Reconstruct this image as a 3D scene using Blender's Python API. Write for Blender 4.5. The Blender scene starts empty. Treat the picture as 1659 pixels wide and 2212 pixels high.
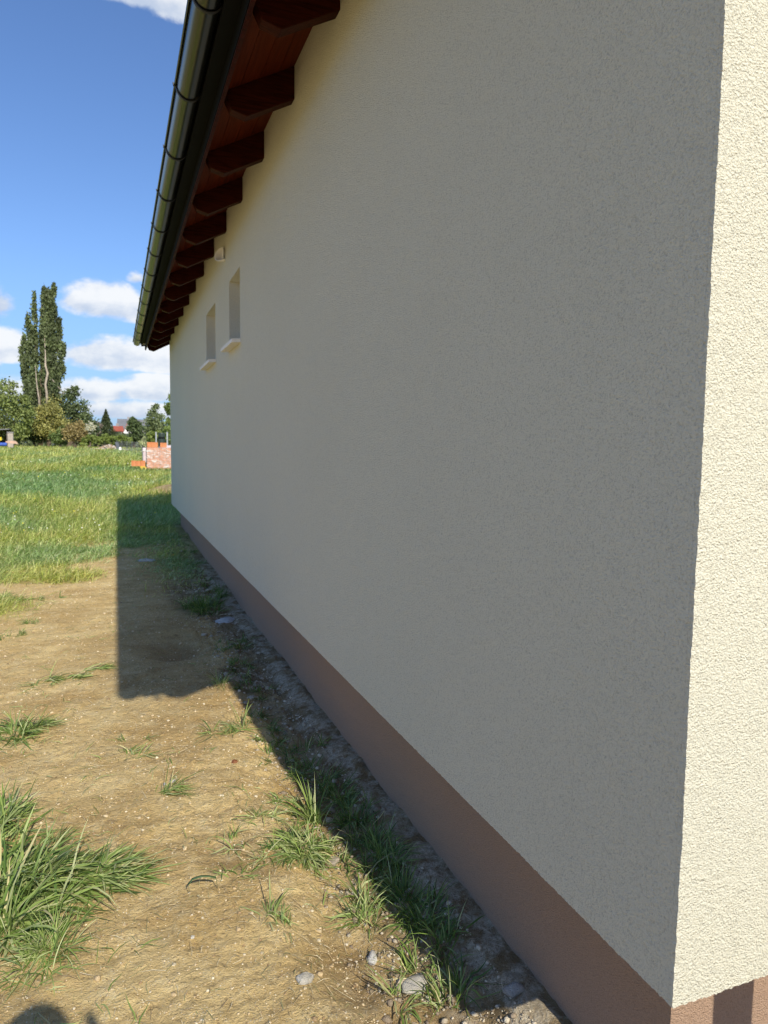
import bpy, math, random
import numpy as np
from mathutils import Matrix, Vector
random.seed(7)
RNG = np.random.default_rng(11)
sc = bpy.context.scene
COL = sc.collection

# ------------------------------------------------------------------ camera
EYE = 1.76                                   # lens height above the soil by the wall
CAMP = np.array([-1.1, 0.0, EYE])
R = np.array([[0.93327484, -0.01835746, 0.35869358],
              [-0.35889577, -0.08618613, 0.92939001],
              [0.01385317, -0.99610991, -0.08702376]])
FPX, CXP, CYP = 1501.58, 829.5, 1106.0       # focal length / centre, in units of a 1659 x 2212 picture
cd = bpy.data.cameras.new("camera"); cam = bpy.data.objects.new("camera", cd); COL.objects.link(cam)
rt, up, bk = R @ [1, 0, 0], R @ [0, -1, 0], R @ [0, 0, -1]
cam.matrix_world = Matrix([[rt[i], up[i], bk[i], CAMP[i]] for i in range(3)] + [[0, 0, 0, 1]])
cd.sensor_fit = 'VERTICAL'; cd.sensor_height = 36; cd.sensor_width = 27
cd.lens = 36 * FPX / 2212
cd.clip_start = 0.05; cd.clip_end = 3000
cd.dof.use_dof = True; cd.dof.focus_distance = 2.4; cd.dof.aperture_fstop = 5.0
sc.camera = cam

# ------------------------------------------------------------------ sun, sky, exposure
SK = 0.81                                    # tan of the sun's elevation
AZX = 0.082
sun_to = Vector((AZX, -1.0, SK * math.hypot(1, AZX))).normalized()
sl = bpy.data.lights.new("sun", 'SUN'); so = bpy.data.objects.new("sun", sl); COL.objects.link(so)
so.rotation_euler = sun_to.to_track_quat('Z', 'Y').to_euler()
so.location = (0, -20, 20)
sl.energy = 4.15; sl.angle = math.radians(0.55); sl.color = (1.0, 0.925, 0.77)

world = bpy.data.worlds.new("World"); sc.world = world; world.use_nodes = True


def NT(tree):
    for n in list(tree.nodes): tree.nodes.remove(n)
    def N(kind, **kw):
        n = tree.nodes.new(kind)
        for k, v in kw.items():
            if k.startswith('i_'):
                k = k[2:]
                key = int(k) if k.isdigit() else k.replace('_', ' ')
                n.inputs[key].default_value = v
            else: setattr(n, k, v)
        return n
    def L(a, b): tree.links.new(a, b)
    def M(op, a, b=None, c=None, clamp=False):
        n = tree.nodes.new('ShaderNodeMath'); n.operation = op; n.use_clamp = clamp
        for i, v in enumerate((a, b, c)):
            if v is None: continue
            if isinstance(v, (int, float)): n.inputs[i].default_value = v
            else: tree.links.new(v, n.inputs[i])
        return n.outputs[0]
    def MIX(f, a, b, mode='MIX'):
        n = tree.nodes.new('ShaderNodeMix'); n.data_type = 'RGBA'; n.blend_type = mode; n.clamp_factor = True
        for i, v in ((0, f), (6, a), (7, b)):
            if isinstance(v, (int, float)): n.inputs[i].default_value = v
            elif isinstance(v, tuple): n.inputs[i].default_value = (v[0], v[1], v[2], 1)
            else: tree.links.new(v, n.inputs[i])
        return n.outputs[2]
    def RAMP(v, a, b, smooth=True):
        n = tree.nodes.new('ShaderNodeMapRange'); n.interpolation_type = 'SMOOTHSTEP' if smooth else 'LINEAR'
        tree.links.new(v, n.inputs[0]); n.inputs[1].default_value = a; n.inputs[2].default_value = b
        return n.outputs[0]
    def NOISE(vec, scale, detail=4, rough=0.55, dist=0.0):
        n = tree.nodes.new('ShaderNodeTexNoise'); n.inputs['Scale'].default_value = scale
        n.inputs['Detail'].default_value = detail; n.inputs['Roughness'].default_value = rough
        n.inputs['Distortion'].default_value = dist
        if vec is not None: tree.links.new(vec, n.inputs['Vector'])
        return n.outputs[0]
    return N, L, M, MIX, RAMP, NOISE


def pxdir(x, y):
    d = R @ np.array([x - CXP, y - CYP, FPX]); return d / np.linalg.norm(d)


def azel(x, y):
    d = pxdir(x, y); return math.atan2(d[0], d[1]), math.asin(d[2])


def build_sky():
    N, L, M, MIX, RAMP, NOISE = NT(world.node_tree)
    out = N('ShaderNodeOutputWorld'); bg = N('ShaderNodeBackground'); L(bg.outputs[0], out.inputs[0])
    sky = N('ShaderNodeTexSky', sky_type='NISHITA', sun_disc=False)
    sky.sun_elevation = math.atan(SK); sky.sun_rotation = math.pi - AZX
    sky.air_density = 1.0; sky.dust_density = 0.35; sky.ozone_density = 2.2
    tc = N('ShaderNodeTexCoord'); sep = N('ShaderNodeSeparateXYZ'); L(tc.outputs['Generated'], sep.inputs[0])
    X, Y, Z = sep.outputs
    az = M('ARCTAN2', X, Y); el = M('ARCSINE', Z)
    # billow noise on the view direction, stretched so that clouds lie flat
    mp = N('ShaderNodeMapping'); mp.inputs['Scale'].default_value = (1, 1, 1.7); L(tc.outputs['Generated'], mp.inputs[0])
    n1 = NOISE(mp.outputs[0], 9.0, 9, 0.60, 0.2)
    n2 = NOISE(mp.outputs[0], 26.0, 6, 0.6, 0.1)
    n3 = NOISE(mp.outputs[0], 4.0, 4, 0.5)
    # clouds: centre, half width, half height (as directions over the field)
    CL = [(-8, 655, 46, 46, 1.1), (225, 655, 84, 48, 1.25), (170, 650, 40, 26, 1.0), (300, 672, 75, 36, 1.0), (295, 603, 22, 16, .8),
          (10, 752, 70, 42, 1.1), (235, 770, 100, 42, 1.2), (350, 775, 80, 42, 1.15), (-60, 745, 70, 70, 1.0),
          (60, 850, 130, 34, .9), (200, 850, 85, 30, 1.25), (335, 845, 80, 32, 1.3), (270, 890, 150, 24, 1.3), (-90, 860, 120, 50, .9),
          (380, 0, 95, 66, 1.5), (290, -15, 100, 48, 1.35), (480, -160, 260, 90, 1.0), (150, -330, 200, 90, 1.0),
          (700, 600, 250, 90, 1.0), (1100, 780, 300, 70, 1.0), (-500, 500, 300, 110, 1.0), (-900, 780, 400, 70, 1.0)]
    tot = None; shade = None
    for (px, py, rx, ry, w) in CL:
        a0, e0 = azel(px, py); a1, e1 = azel(px + rx, py); a2, e2 = azel(px, py - ry)
        ra = max(abs(a1 - a0), 0.01); re = max(abs(e2 - e0), 0.008)
        u = M('DIVIDE', M('SUBTRACT', az, a0), ra); v = M('DIVIDE', M('SUBTRACT', el, e0), re)
        # flatter undersides
        vv = M('MULTIPLY', v, M('ADD', 1.0, M('MULTIPLY', M('LESS_THAN', v, 0.0), 0.55)))
        d = M('SQRT', M('ADD', M('MULTIPLY', u, u), M('MULTIPLY', vv, vv)))
        g = M('MULTIPLY', M('MAXIMUM', M('SUBTRACT', 1.35, d), 0.0), w)
        s = M('MULTIPLY', g, M('MULTIPLY', v, 1.0))
        tot = g if tot is None else M('MAXIMUM', tot, g)
        shade = s if shade is None else M('ADD', shade, s)
    dens = M('ADD', M('ADD', M('MULTIPLY', tot, 0.75), M('MULTIPLY', M('SUBTRACT', n1, 0.5), 2.3)),
             M('MULTIPLY', M('SUBTRACT', n2, 0.5), 0.7))
    mask = M('MULTIPLY', RAMP(dens, 0.12, 0.62), RAMP(tot, 0.02, 0.22))
    wisps = M('MULTIPLY', RAMP(n3, 0.55, 0.85), 0.10)
    # sunlit tops, blue-grey undersides
    lit = M('ADD', M('ADD', M('MULTIPLY', shade, 0.40), M('MULTIPLY', M('SUBTRACT', n1, 0.5), 2.4)), M('MULTIPLY', M('SUBTRACT', n2, 0.5), 1.0))
    litf = RAMP(lit, -0.45, 0.45)
    ccol = MIX(litf, (4.1, 4.8, 6.0), (7.2, 7.3, 7.4))
    # air near the horizon thickens
    hz = RAMP(el, 0.30, -0.02)
    skyc = MIX(1.0, sky.outputs[0], (0.78, 0.95, 1.22), 'MULTIPLY')
    skyc = MIX(M('MULTIPLY', hz, 0.7), skyc, (1.75, 3.1, 5.6))
    skyc = MIX(wisps, skyc, (7.5, 7.8, 8.5))
    col = MIX(M('MULTIPLY', mask, 0.93), skyc, ccol)
    L(col, bg.inputs[0]); bg.inputs[1].default_value = 0.108


build_sky()
sc.view_settings.view_transform = 'Standard'; sc.view_settings.look = 'None'
sc.view_settings.exposure = 0.31; sc.view_settings.gamma = 1.0; sc.view_settings.use_curve_mapping = False
sc.render.engine = 'CYCLES'
try:
    sc.cycles.use_denoising = True; sc.cycles.denoiser = 'OPENIMAGEDENOISE'
    sc.cycles.max_bounces = 8; sc.cycles.diffuse_bounces = 5; sc.cycles.transparent_max_bounces = 12
    sc.cycles.filter_width = 1.3
except Exception: pass


# ------------------------------------------------------------------ helpers
def tag(o, label=None, cat=None, group=None, kind=None):
    if label: o['label'] = label
    if cat: o['category'] = cat
    if group: o['group'] = group
    if kind: o['kind'] = kind
    return o


def empty(name, loc=(0, 0, 0)):
    o = bpy.data.objects.new(name, None); o.location = loc; o.empty_display_size = 0.2; COL.objects.link(o); return o


def at(px, py, Y):
    """a point of the place seen in direction (px, py), standing at distance Y along the wall"""
    d = R @ np.array([px - CXP, py - CYP, FPX]); return CAMP + d * (Y / d[1])


def mesh_obj(name, verts, faces, mat, parent=None, smooth=False, loc=None, attrs=None):
    """verts (N,3), faces list or (M,k) array; verts in world space, origin moved to loc or the parent's place"""
    verts = np.asarray(verts, dtype=np.float64).reshape(-1, 3)
    org = np.array(parent.matrix_world.translation if parent else (0, 0, 0), dtype=float)
    if parent: org = np.array(abs_loc(parent))
    elif loc is not None: org = np.array(loc, dtype=float)
    me = bpy.data.meshes.new(name)
    v = verts - org
    if isinstance(faces, np.ndarray):
        k = faces.shape[1]; nf = len(faces)
        me.vertices.add(len(v)); me.vertices.foreach_set('co', v.astype(np.float32).ravel())
        me.loops.add(nf * k); me.loops.foreach_set('vertex_index', faces.astype(np.int32).ravel())
        me.polygons.add(nf); me.polygons.foreach_set('loop_start', np.arange(0, nf * k, k, dtype=np.int32))
        me.polygons.foreach_set('loop_total', np.full(nf, k, dtype=np.int32))
        me.update(calc_edges=True)
    else:
        me.from_pydata([tuple(p) for p in v], [], faces); me.update()
    if smooth: me.polygons.foreach_set('use_smooth', np.ones(len(me.polygons), dtype=bool))
    if attrs:
        for k, a in attrs.items():
            a = np.asarray(a, dtype=np.float32)
            if a.ndim == 1:
                at_ = me.attributes.new(k, 'FLOAT', 'POINT'); at_.data.foreach_set('value', a)
            else:
                at_ = me.attributes.new(k, 'FLOAT_COLOR', 'POINT')
                at_.data.foreach_set('color', np.concatenate([a, np.ones((len(a), 1), np.float32)], 1).ravel())
    if mat:
        me.materials.append(mat)
    o = bpy.data.objects.new(name, me); COL.objects.link(o)
    if parent: o.parent = parent
    else: o.location = org
    return o


def abs_loc(o):
    p = Vector(o.location); q = o.parent
    while q: p = p + q.location; q = q.parent
    return p


class MB:
    def __init__(s): s.v = []; s.f = []
    def add(s, vs, fs):
        b = len(s.v); s.v += [tuple(p) for p in vs]; s.f += [tuple(i + b for i in f) for f in fs]; return s
    def box(s, x0, x1, y0, y1, z0, z1):
        return s.add([(x0, y0, z0), (x1, y0, z0), (x1, y1, z0), (x0, y1, z0), (x0, y0, z1), (x1, y0, z1), (x1, y1, z1), (x0, y1, z1)],
                     [(0, 3, 2, 1), (4, 5, 6, 7), (0, 1, 5, 4), (1, 2, 6, 5), (2, 3, 7, 6), (3, 0, 4, 7)])
    def prism_y(s, prof, y0, y1):
        """prof: list of (x, z)"""
        n = len(prof)
        vs = [(x, y0, z) for x, z in prof] + [(x, y1, z) for x, z in prof]
        fs = [tuple(range(n)), tuple(range(2 * n - 1, n - 1, -1))] + [(i, n + i, n + (i + 1) % n, (i + 1) % n) for i in range(n)]
        return s.add(vs, fs)
    def rbox(s, c, size, rz=0, rx=0, ry=0):
        m = (Matrix.Rotation(rz, 3, 'Z') @ Matrix.Rotation(ry, 3, 'Y') @ Matrix.Rotation(rx, 3, 'X'))
        t = MB().box(-size[0] / 2, size[0] / 2, -size[1] / 2, size[1] / 2, -size[2] / 2, size[2] / 2)
        return s.add([tuple(Vector(c) + m @ Vector(p)) for p in t.v], t.f)
    def tube(s, pts, rad, n=8, cap=True):
        pts = [Vector(p) for p in pts]; rs = rad if hasattr(rad, '__len__') else [rad] * len(pts)
        rings = []
        for i, p in enumerate(pts):
            d = (pts[min(i + 1, len(pts) - 1)] - pts[max(i - 1, 0)]).normalized()
            a = d.orthogonal().normalized() if i == 0 else (rings[-1][1] - d * rings[-1][1].dot(d)).normalized()
            b = d.cross(a)
            rings.append(([p + (a * math.cos(2 * math.pi * k / n) + b * math.sin(2 * math.pi * k / n)) * rs[i] for k in range(n)], a))
        vs = [q for r, _ in rings for q in r]
        fs = [(i * n + k, i * n + (k + 1) % n, (i + 1) * n + (k + 1) % n, (i + 1) * n + k) for i in range(len(pts) - 1) for k in range(n)]
        if cap: fs += [tuple(range(n - 1, -1, -1)), tuple(range((len(pts) - 1) * n, len(pts) * n))]
        return s.add(vs, fs)
    def build(s, name, mat, parent=None, loc=None, smooth=False):
        return mesh_obj(name, s.v, s.f, mat, parent, smooth, loc)


def bevel(o, w, seg=2):
    m = o.modifiers.new('bevel', 'BEVEL'); m.width = w; m.segments = seg; m.limit_method = 'ANGLE'; m.angle_limit = math.radians(35)
    return o


# numpy value noise
_perm = RNG.random((256, 256))
def vnoise(x, y):
    xi = np.floor(x).astype(np.int64); yi = np.floor(y).astype(np.int64)
    fx = x - xi; fy = y - yi; fx = fx * fx * (3 - 2 * fx); fy = fy * fy * (3 - 2 * fy)
    g = lambda a, b: _perm[a & 255, b & 255]
    return (g(xi, yi) * (1 - fx) + g(xi + 1, yi) * fx) * (1 - fy) + (g(xi, yi + 1) * (1 - fx) + g(xi + 1, yi + 1) * fx) * fy
def fbm(x, y, f, oct=4, gain=0.5):
    t = 0; a = 1; s = 0
    for i in range(oct):
        t = t + a * (vnoise(x * f + 17.3 * i, y * f + 9.1 * i) - 0.5); s += a; a *= gain; f *= 2.03
    return t / s * 2
def sstep(x, a, b):
    t = np.clip((x - a) / (b - a), 0, 1); return t * t * (3 - 2 * t)
def bump2(x, y, cx, cy, rx, ry):
    return np.exp(-(((x - cx) / rx) ** 2 + ((y - cy) / ry) ** 2))


# ------------------------------------------------------------------ the lie of the land
PY = [-400, 0, 6, 12, 16, 20, 24, 32, 45, 60, 80, 120, 300, 1200]
PZ = [0, 0, -0.02, 0.03, 0.10, 0.22, 0.40, 0.72, 1.12, 1.42, 1.60, 1.62, 1.6, 1.6]
def ground(x, y, fine=True):
    x = np.asarray(x, float); y = np.asarray(y, float)
    z = np.interp(y, PY, PZ)
    far = sstep(y, 8, 30)
    z = z + far * fbm(x, y, 0.13, 3) * 0.10
    # hump in the meadow, soil heap past the far corner, heap by the bricks
    z = z + 0.42 * bump2(x, y, -1.3, 41, 2.0, 7)
    z = z + 0.40 * bump2(x, y, 0.9, 22.6, 1.35, 1.1) + 0.30 * bump2(x, y, 1.6, 26.5, 1.2, 1.6)
    # trodden soil: soft dips, ridge of rough mortar and clods along the plinth
    near = 1 - sstep(y, 14, 30)
    z = z + near * fbm(x, y, 0.9, 3) * (0.022 + .013 * sstep(y, 6, 9))
    rid = sstep(x + 0.03 * fbm(x * 0 + 3, y, 0.8, 2), -.05, .10) * (1 - sstep(y, 15.2, 16.2)) * sstep(y, .2, 1.0)
    z = z + rid * 0.040 - 0.075 * np.exp(-((x + .17) / .2) ** 2) * (1 - sstep(y, 3.6, 6.0))
    z = z - 0.11 * bump2(x, y, -0.62, 6.35, 0.26, 0.34) + 0.03 * bump2(x, y, -0.62, 6.9, 0.4, 0.2)
    z = z - 0.06 * bump2(x, y, -0.35, 2.25, 0.12, 0.4)
    if fine:
        z = z + near * (fbm(x, y, 7, 4, 0.6) * (0.013 + 0.006 * (x > -.6)) + np.maximum(fbm(x, y, 22, 3, .6) - .05, 0) * .016)
        clod = sstep(x, -0.55, -0.15) * (1 - .75 * sstep(x, -.02, .09)) * (1 - sstep(y, 14, 17))
        cn = fbm(x, y, 14, 3, 0.6)
        z = z + clod * np.maximum(cn, -0.15) * 0.045
    return z


def on_ground(px, py, lift=0.0):
    d = R @ np.array([px - CXP, py - CYP, FPX]); t = 0.5
    lo = 0.3; hi = None
    for k in range(4000):
        p = CAMP + d / FPX * lo
        if p[2] < ground(p[0], p[1], False): break
        lo += 0.02 + lo * 0.004
    for k in range(12):
        pass
    p = CAMP + d / FPX * lo
    return np.array([p[0], p[1], float(ground(p[0], p[1])) + lift])


# grass cover (1 = meadow) from the photograph's patches
GP = []   # (x, y, rx, ry)
def add_patch(px, py, rx, ry): p = on_ground(px, py); GP.append((p[0], p[1], rx, ry))
for a in [(20, 1215, .9, .6), (150, 1245, .35, .3), (30, 1250, .75, .45), (130, 1255, .40, .22), (60, 1215, .5, .4), (0, 1180, .8, .9), (110, 1165, .6, .6), (205, 1160, .45, .6),
          (-60, 1230, .8, 1.0), (-90, 1320, .6, .6)]: add_patch(*a)
def cover(x, y):
    edge = 10.3 + 1.6 * fbm(x, y, 0.35, 3) + 2.6 * fbm(x, y, 1.3, 3, .6) + 1.2 * sstep(x, -2.4, -0.9) - 0.6 * bump2(x, y, -.2, 12, .5, 3)
    c = sstep(y, edge, edge + 2.4)
    for (px, py, rx, ry) in GP: c = np.maximum(c, np.exp(-((((x - px) / rx) ** 2 + ((y - py) / ry) ** 2) ** 1.5)))
    # weeds along the far plinth
    c = np.maximum(c, 0.9 * bump2(x, y, -0.25, 11.2, 0.38, 1.9))
    bare = np.maximum(bump2(x, y, 0.7, 22.3, 1.3, 0.9), 0.8 * bump2(x, y, 1.5, 26.5, 1.0, 1.2))
    c = c * (1 - sstep(bare, 0.35, 0.7))
    return np.clip(c, 0, 1)


# ------------------------------------------------------------------ materials
def mat(name): m = bpy.data.materials.new(name); m.use_nodes = True; return m, NT(m.node_tree)


def finish(N, L, color, rough=0.8, bumpv=None, bstr=0.5, bdist=0.01, metallic=0.0, spec=0.5, extra=None):
    out = N('ShaderNodeOutputMaterial'); b = N('ShaderNodeBsdfPrincipled')
    if isinstance(color, tuple): b.inputs['Base Color'].default_value = (*color, 1)
    else: L(color, b.inputs['Base Color'])
    if isinstance(rough, float): b.inputs['Roughness'].default_value = rough
    else: L(rough, b.inputs['Roughness'])
    b.inputs['Metallic'].default_value = metallic; b.inputs['Specular IOR Level'].default_value = spec
    if bumpv is not None:
        bp = N('ShaderNodeBump'); bp.inputs['Strength'].default_value = bstr; bp.inputs['Distance'].default_value = bdist
        L(bumpv, bp.inputs['Height']); L(bp.outputs[0], b.inputs['Normal'])
    L(b.outputs[0], out.inputs[0]); return b


def plain(name, c, rough=0.7, metallic=0.0, var=0.15, scale=8.0, bs=0.2, bd=0.004, spec=0.4):
    m, (N, L, M, MIX, RAMP, NOISE) = mat(name)
    tc = N('ShaderNodeTexCoord').outputs['Object']; n = NOISE(tc, scale, 5)
    lo = tuple(v * (1 - var) for v in c); hi = tuple(min(1, v * (1 + var)) for v in c)
    finish(N, L, MIX(RAMP(n, .3, .7), lo, hi), float(rough), NOISE(tc, scale * 6, 4), bs, bd, metallic, spec); return m


def stucco(name, c, grain=1.0, bd=0.0075):
    m, (N, L, M, MIX, RAMP, NOISE) = mat(name)
    tc = N('ShaderNodeTexCoord').outputs['Object']
    g1 = NOISE(tc, 175 * grain, 3, 0.6, 0.5); g2 = NOISE(tc, 330 * grain, 2, 0.5); g3 = NOISE(tc, 0.9, 4); g4 = NOISE(tc, 42, 3)
    v = N('ShaderNodeTexVoronoi', i_Scale=210 * grain); L(tc, v.inputs['Vector'])
    mv = N('ShaderNodeMapping'); L(tc, mv.inputs[0]); mv.inputs['Scale'].default_value = (3.0, 3.0, .5); g5 = NOISE(mv.outputs[0], 1.6, 4, .6)
    h = M('ADD', M('MULTIPLY', g1, 1.0), M('ADD', M('MULTIPLY', g2, 0.40), M('MULTIPLY', g4, 0.45)))
    h = M('SUBTRACT', h, M('MULTIPLY', v.outputs[0], 0.35))
    pit = RAMP(g1, 0.42, 0.27)
    col = MIX(RAMP(g3, .3, .7), tuple(x * .985 for x in c), tuple(min(x * 1.01, .9) for x in c))
    col = MIX(M('MULTIPLY', RAMP(g5, .5, .75), .25), col, tuple(x * .96 for x in c))
    col = MIX(M('MULTIPLY', RAMP(g1, 0.50, 0.30), 0.50), col, tuple(x * .55 for x in c))  # grain pits darkened in colour to stand for shade in the cavities
    finish(N, L, col, 0.95, h, 1.0, bd, 0, 0.2); return m


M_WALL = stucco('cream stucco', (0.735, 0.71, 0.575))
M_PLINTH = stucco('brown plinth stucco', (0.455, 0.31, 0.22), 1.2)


def wood(name, c, dark, along='Y'):
    m, (N, L, M, MIX, RAMP, NOISE) = mat(name)
    tc = N('ShaderNodeTexCoord').outputs['Object']; mp = N('ShaderNodeMapping'); L(tc, mp.inputs[0])
    mp.inputs['Scale'].default_value = (20, 1.2, 20) if along == 'Y' else (1.6, 22, 22)
    n = NOISE(mp.outputs[0], 3.0, 7, 0.65, 0.6); n2 = NOISE(mp.outputs[0], 14.0, 3, 0.6)
    col = MIX(RAMP(n, .3, .72), dark, c)
    b = finish(N, L, col, 0.5, M('ADD', n, M('MULTIPLY', n2, .4)), 0.45, 0.003, 0, 0.06); return m


M_RAFTER = wood('dark red stained timber', (0.058, 0.010, 0.0045), (0.020, 0.004, 0.002), 'X')
M_SOFFIT = wood('red stained boards', (0.14, 0.025, 0.008), (0.07, 0.012, 0.004), 'Y')


def gutter_mat():
    m, (N, L, M, MIX, RAMP, NOISE) = mat('dark coated steel')
    tc = N('ShaderNodeTexCoord').outputs['Object']; n = NOISE(tc, 3, 3)
    b = finish(N, L, (0.105, 0.10, 0.080), 0.26, n, 0.04, 0.01, 1.0, 0.5); return m
M_GUTTER = gutter_mat()
M_BLACK = plain('black painted steel', (0.004, 0.004, 0.004), 0.7, 0, 0.1, 5, 0.05, 0.004, 0.12)
M_BRACKET = plain('dark strap steel', (0.020, 0.019, 0.018), 0.5, 0, 0.1, 5, 0.05)
M_SILL = plain('pale stone', (0.80, 0.76, 0.68), 0.6, 0, 0.05, 12, 0.1)
M_WHITE = plain('white plastic', (0.75, 0.73, 0.68), 0.45, 0, 0.04, 6, 0.05)
M_GLASS = plain('window glass', (0.03, 0.035, 0.04), 0.06, 0, 0.05, 2, 0.0, 0.0, 0.8)
M_TILE = plain('roof tile', (0.16, 0.05, 0.035), 0.8, 0, 0.25, 5, 0.4)


def ground_mat():
    m, (N, L, M, MIX, RAMP, NOISE) = mat('trodden soil')
    tc = N('ShaderNodeTexCoord').outputs['Object']
    A = lambda k: N('ShaderNodeAttribute', attribute_name=k).outputs['Fac']
    gr, pale, damp_shade = A('grassy'), A('pale'), A('damp_shade')
    n0 = NOISE(tc, 1.6, 5, .6, .4); n1 = NOISE(tc, 9, 6, .65, .3); n2 = NOISE(tc, 55, 6, .7); n3 = NOISE(tc, 260, 3, .6)
    mp = N('ShaderNodeMapping'); L(tc, mp.inputs[0]); mp.inputs['Scale'].default_value = (.6, 2.2, 1)
    n4 = NOISE(mp.outputs[0], 3.5, 5, .6, .8)
    c = MIX(RAMP(n0, .32, .68), (0.62, 0.43, 0.18), (0.86, 0.66, 0.32))
    c = MIX(M('MULTIPLY', RAMP(n1, .48, .72), .65), c, (0.90, 0.74, 0.42))
    c = MIX(M('MULTIPLY', RAMP(n4, .60, .36), .35), c, (0.42, 0.28, 0.12))
    c = MIX(M('MULTIPLY', RAMP(n2, .56, .72), .55), c, (0.80, 0.68, 0.46))
    c = MIX(M('MULTIPLY', RAMP(n2, .44, .30), .6), c, (0.22, 0.145, 0.075))
    v = N('ShaderNodeTexVoronoi', i_Scale=85.0); L(tc, v.inputs['Vector'])
    peb = M('MULTIPLY', M('LESS_THAN', v.outputs[0], 0.21), RAMP(n1, .40, .62))
    c = MIX(M('MULTIPLY', peb, .7), c, (0.82, 0.74, 0.56))
    c = MIX(M('MULTIPLY', damp_shade, .55), c, (0.19, 0.125, 0.07))  # damp spots and painted eaves shade both pull the soil darker
    dk = M('MULTIPLY', RAMP(pale, .15, .6), .75); c = MIX(dk, c, MIX(RAMP(n1, .4, .6), (0.13, 0.085, 0.05), (0.27, 0.20, 0.135)))  # dark rubble soil by the wall, with its shade deepened in the colour
    pf = M('MULTIPLY', RAMP(M('ADD', M('MULTIPLY', pale, .9), M('MULTIPLY', M('SUBTRACT', n1, .5), 2.2)), .55, .95), .8)
    c = MIX(pf, c, MIX(RAMP(n2, .35, .65), (0.39, 0.32, 0.22), (0.70, 0.62, 0.47)))
    c = MIX(M('MULTIPLY', gr, .75), c, MIX(RAMP(n1, .35, .65), (0.15, 0.18, 0.05), (0.32, 0.34, 0.13)))
    n5 = NOISE(tc, 24, 5, .7, .5)
    c = MIX(M('MULTIPLY', RAMP(n5, .46, .30), .55), c, (0.24, 0.155, 0.075))
    c = MIX(M('MULTIPLY', RAMP(n3, .60, .74), .5), c, (0.85, 0.76, 0.56))
    h = M('ADD', M('ADD', M('ADD', M('MULTIPLY', n1, .6), M('MULTIPLY', n5, 1.0)), M('MULTIPLY', n2, 1.0)), M('ADD', M('MULTIPLY', n3, .35), M('MULTIPLY', peb, .35)))
    finish(N, L, c, 0.95, h, 1.0, 0.020, 0, 0.1); return m
M_SOIL = ground_mat()


def leafmat(name, trans=0.30, rough=0.55):
    m, (N, L, M, MIX, RAMP, NOISE) = mat(name)
    a = N('ShaderNodeAttribute', attribute_name='tint').outputs['Color']
    out = N('ShaderNodeOutputMaterial'); b = N('ShaderNodeBsdfPrincipled'); t = N('ShaderNodeBsdfTranslucent'); mx = N('ShaderNodeMixShader')
    L(a, b.inputs['Base Color']); b.inputs['Roughness'].default_value = rough; b.inputs['Specular IOR Level'].default_value = 0.4
    L(MIX(1.0, a, (1.15, 1.25, .6), 'MULTIPLY'), t.inputs[0]); mx.inputs[0].default_value = trans
    L(b.outputs[0], mx.inputs[1]); L(t.outputs[0], mx.inputs[2]); L(mx.outputs[0], out.inputs[0]); return m
M_GRASS = leafmat('grass blades', 0.28, 0.5); M_LEAF = leafmat('tree leaves', 0.25, 0.6)
M_BARK = plain('bark', (0.16, 0.12, 0.085), 0.9, 0, 0.4, 3, 0.6, 0.03)
M_BARKPALE = plain('pale dead bark', (0.42, 0.35, 0.27), 0.9, 0, 0.25, 3, 0.5, 0.03)
def tintmat(name, rough=0.85):
    m, (N, L, M, MIX, RAMP, NOISE) = mat(name); a = N('ShaderNodeAttribute', attribute_name='tint').outputs['Color']
    tc = N('ShaderNodeTexCoord').outputs['Object']
    finish(N, L, a, rough, M('ADD', NOISE(tc, 60, 6, .7), NOISE(tc, 240, 3)), 0.9, 0.006, 0, 0.15); return m
M_STONE = tintmat('pale stones'); M_STRAW = tintmat('straw')

# ------------------------------------------------------------------ ground sheet
def axis_pts():
    xs = [-0.95 + 0.011 * i for i in range(0, 117)]                    # fine by the wall
    left = [-0.95]; s = 0.013
    while left[-1] > -2.6: left.append(left[-1] - s)
    while left[-1] > -500: s *= 1.09; left.append(left[-1] - s)
    right = [xs[-1]]; s = 0.014
    while right[-1] < 500: s *= 1.16; right.append(right[-1] + s)
    xs = left[:0:-1] + xs + right[1:]
    ys = [0.9]; s = 0.011
    while ys[-1] < 3.4: ys.append(ys[-1] + s)
    while ys[-1] < 900: s *= 1.006 if ys[-1] < 30 else 1.05; ys.append(ys[-1] + s)
    back = [0.9]; s = 0.03
    while back[-1] > -300: s *= 1.15; back.append(back[-1] - s)
    return np.array(xs), np.array(back[:0:-1] + ys)
xs, ys = axis_pts()
XX, YY = np.meshgrid(xs, ys)
ZZ = ground(XX, YY)
under = (XX > 0.26) & (YY > 1.4) & (YY < 15.4)
ZZ = np.where(under, -0.05, ZZ)
nx, ny = len(xs), len(ys)
ii = np.arange(nx * ny).reshape(ny, nx)
F = np.stack([ii[:-1, :-1].ravel(), ii[:-1, 1:].ravel(), ii[1:, 1:].ravel(), ii[1:, :-1].ravel()], 1)
cov = cover(XX, YY).ravel()
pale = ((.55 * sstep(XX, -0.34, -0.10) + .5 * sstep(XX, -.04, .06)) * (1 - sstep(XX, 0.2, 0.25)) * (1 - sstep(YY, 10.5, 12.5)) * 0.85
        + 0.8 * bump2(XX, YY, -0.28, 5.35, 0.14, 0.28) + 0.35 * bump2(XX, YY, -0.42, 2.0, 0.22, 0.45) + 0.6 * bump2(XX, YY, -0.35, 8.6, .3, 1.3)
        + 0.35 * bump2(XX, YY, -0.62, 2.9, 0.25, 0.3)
        + 0.7 * bump2(XX, YY, 1.3, 26.0, 1.2, 1.6) + 0.55 * bump2(XX, YY, .6, 22.3, 1.2, .9)).ravel()
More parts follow.
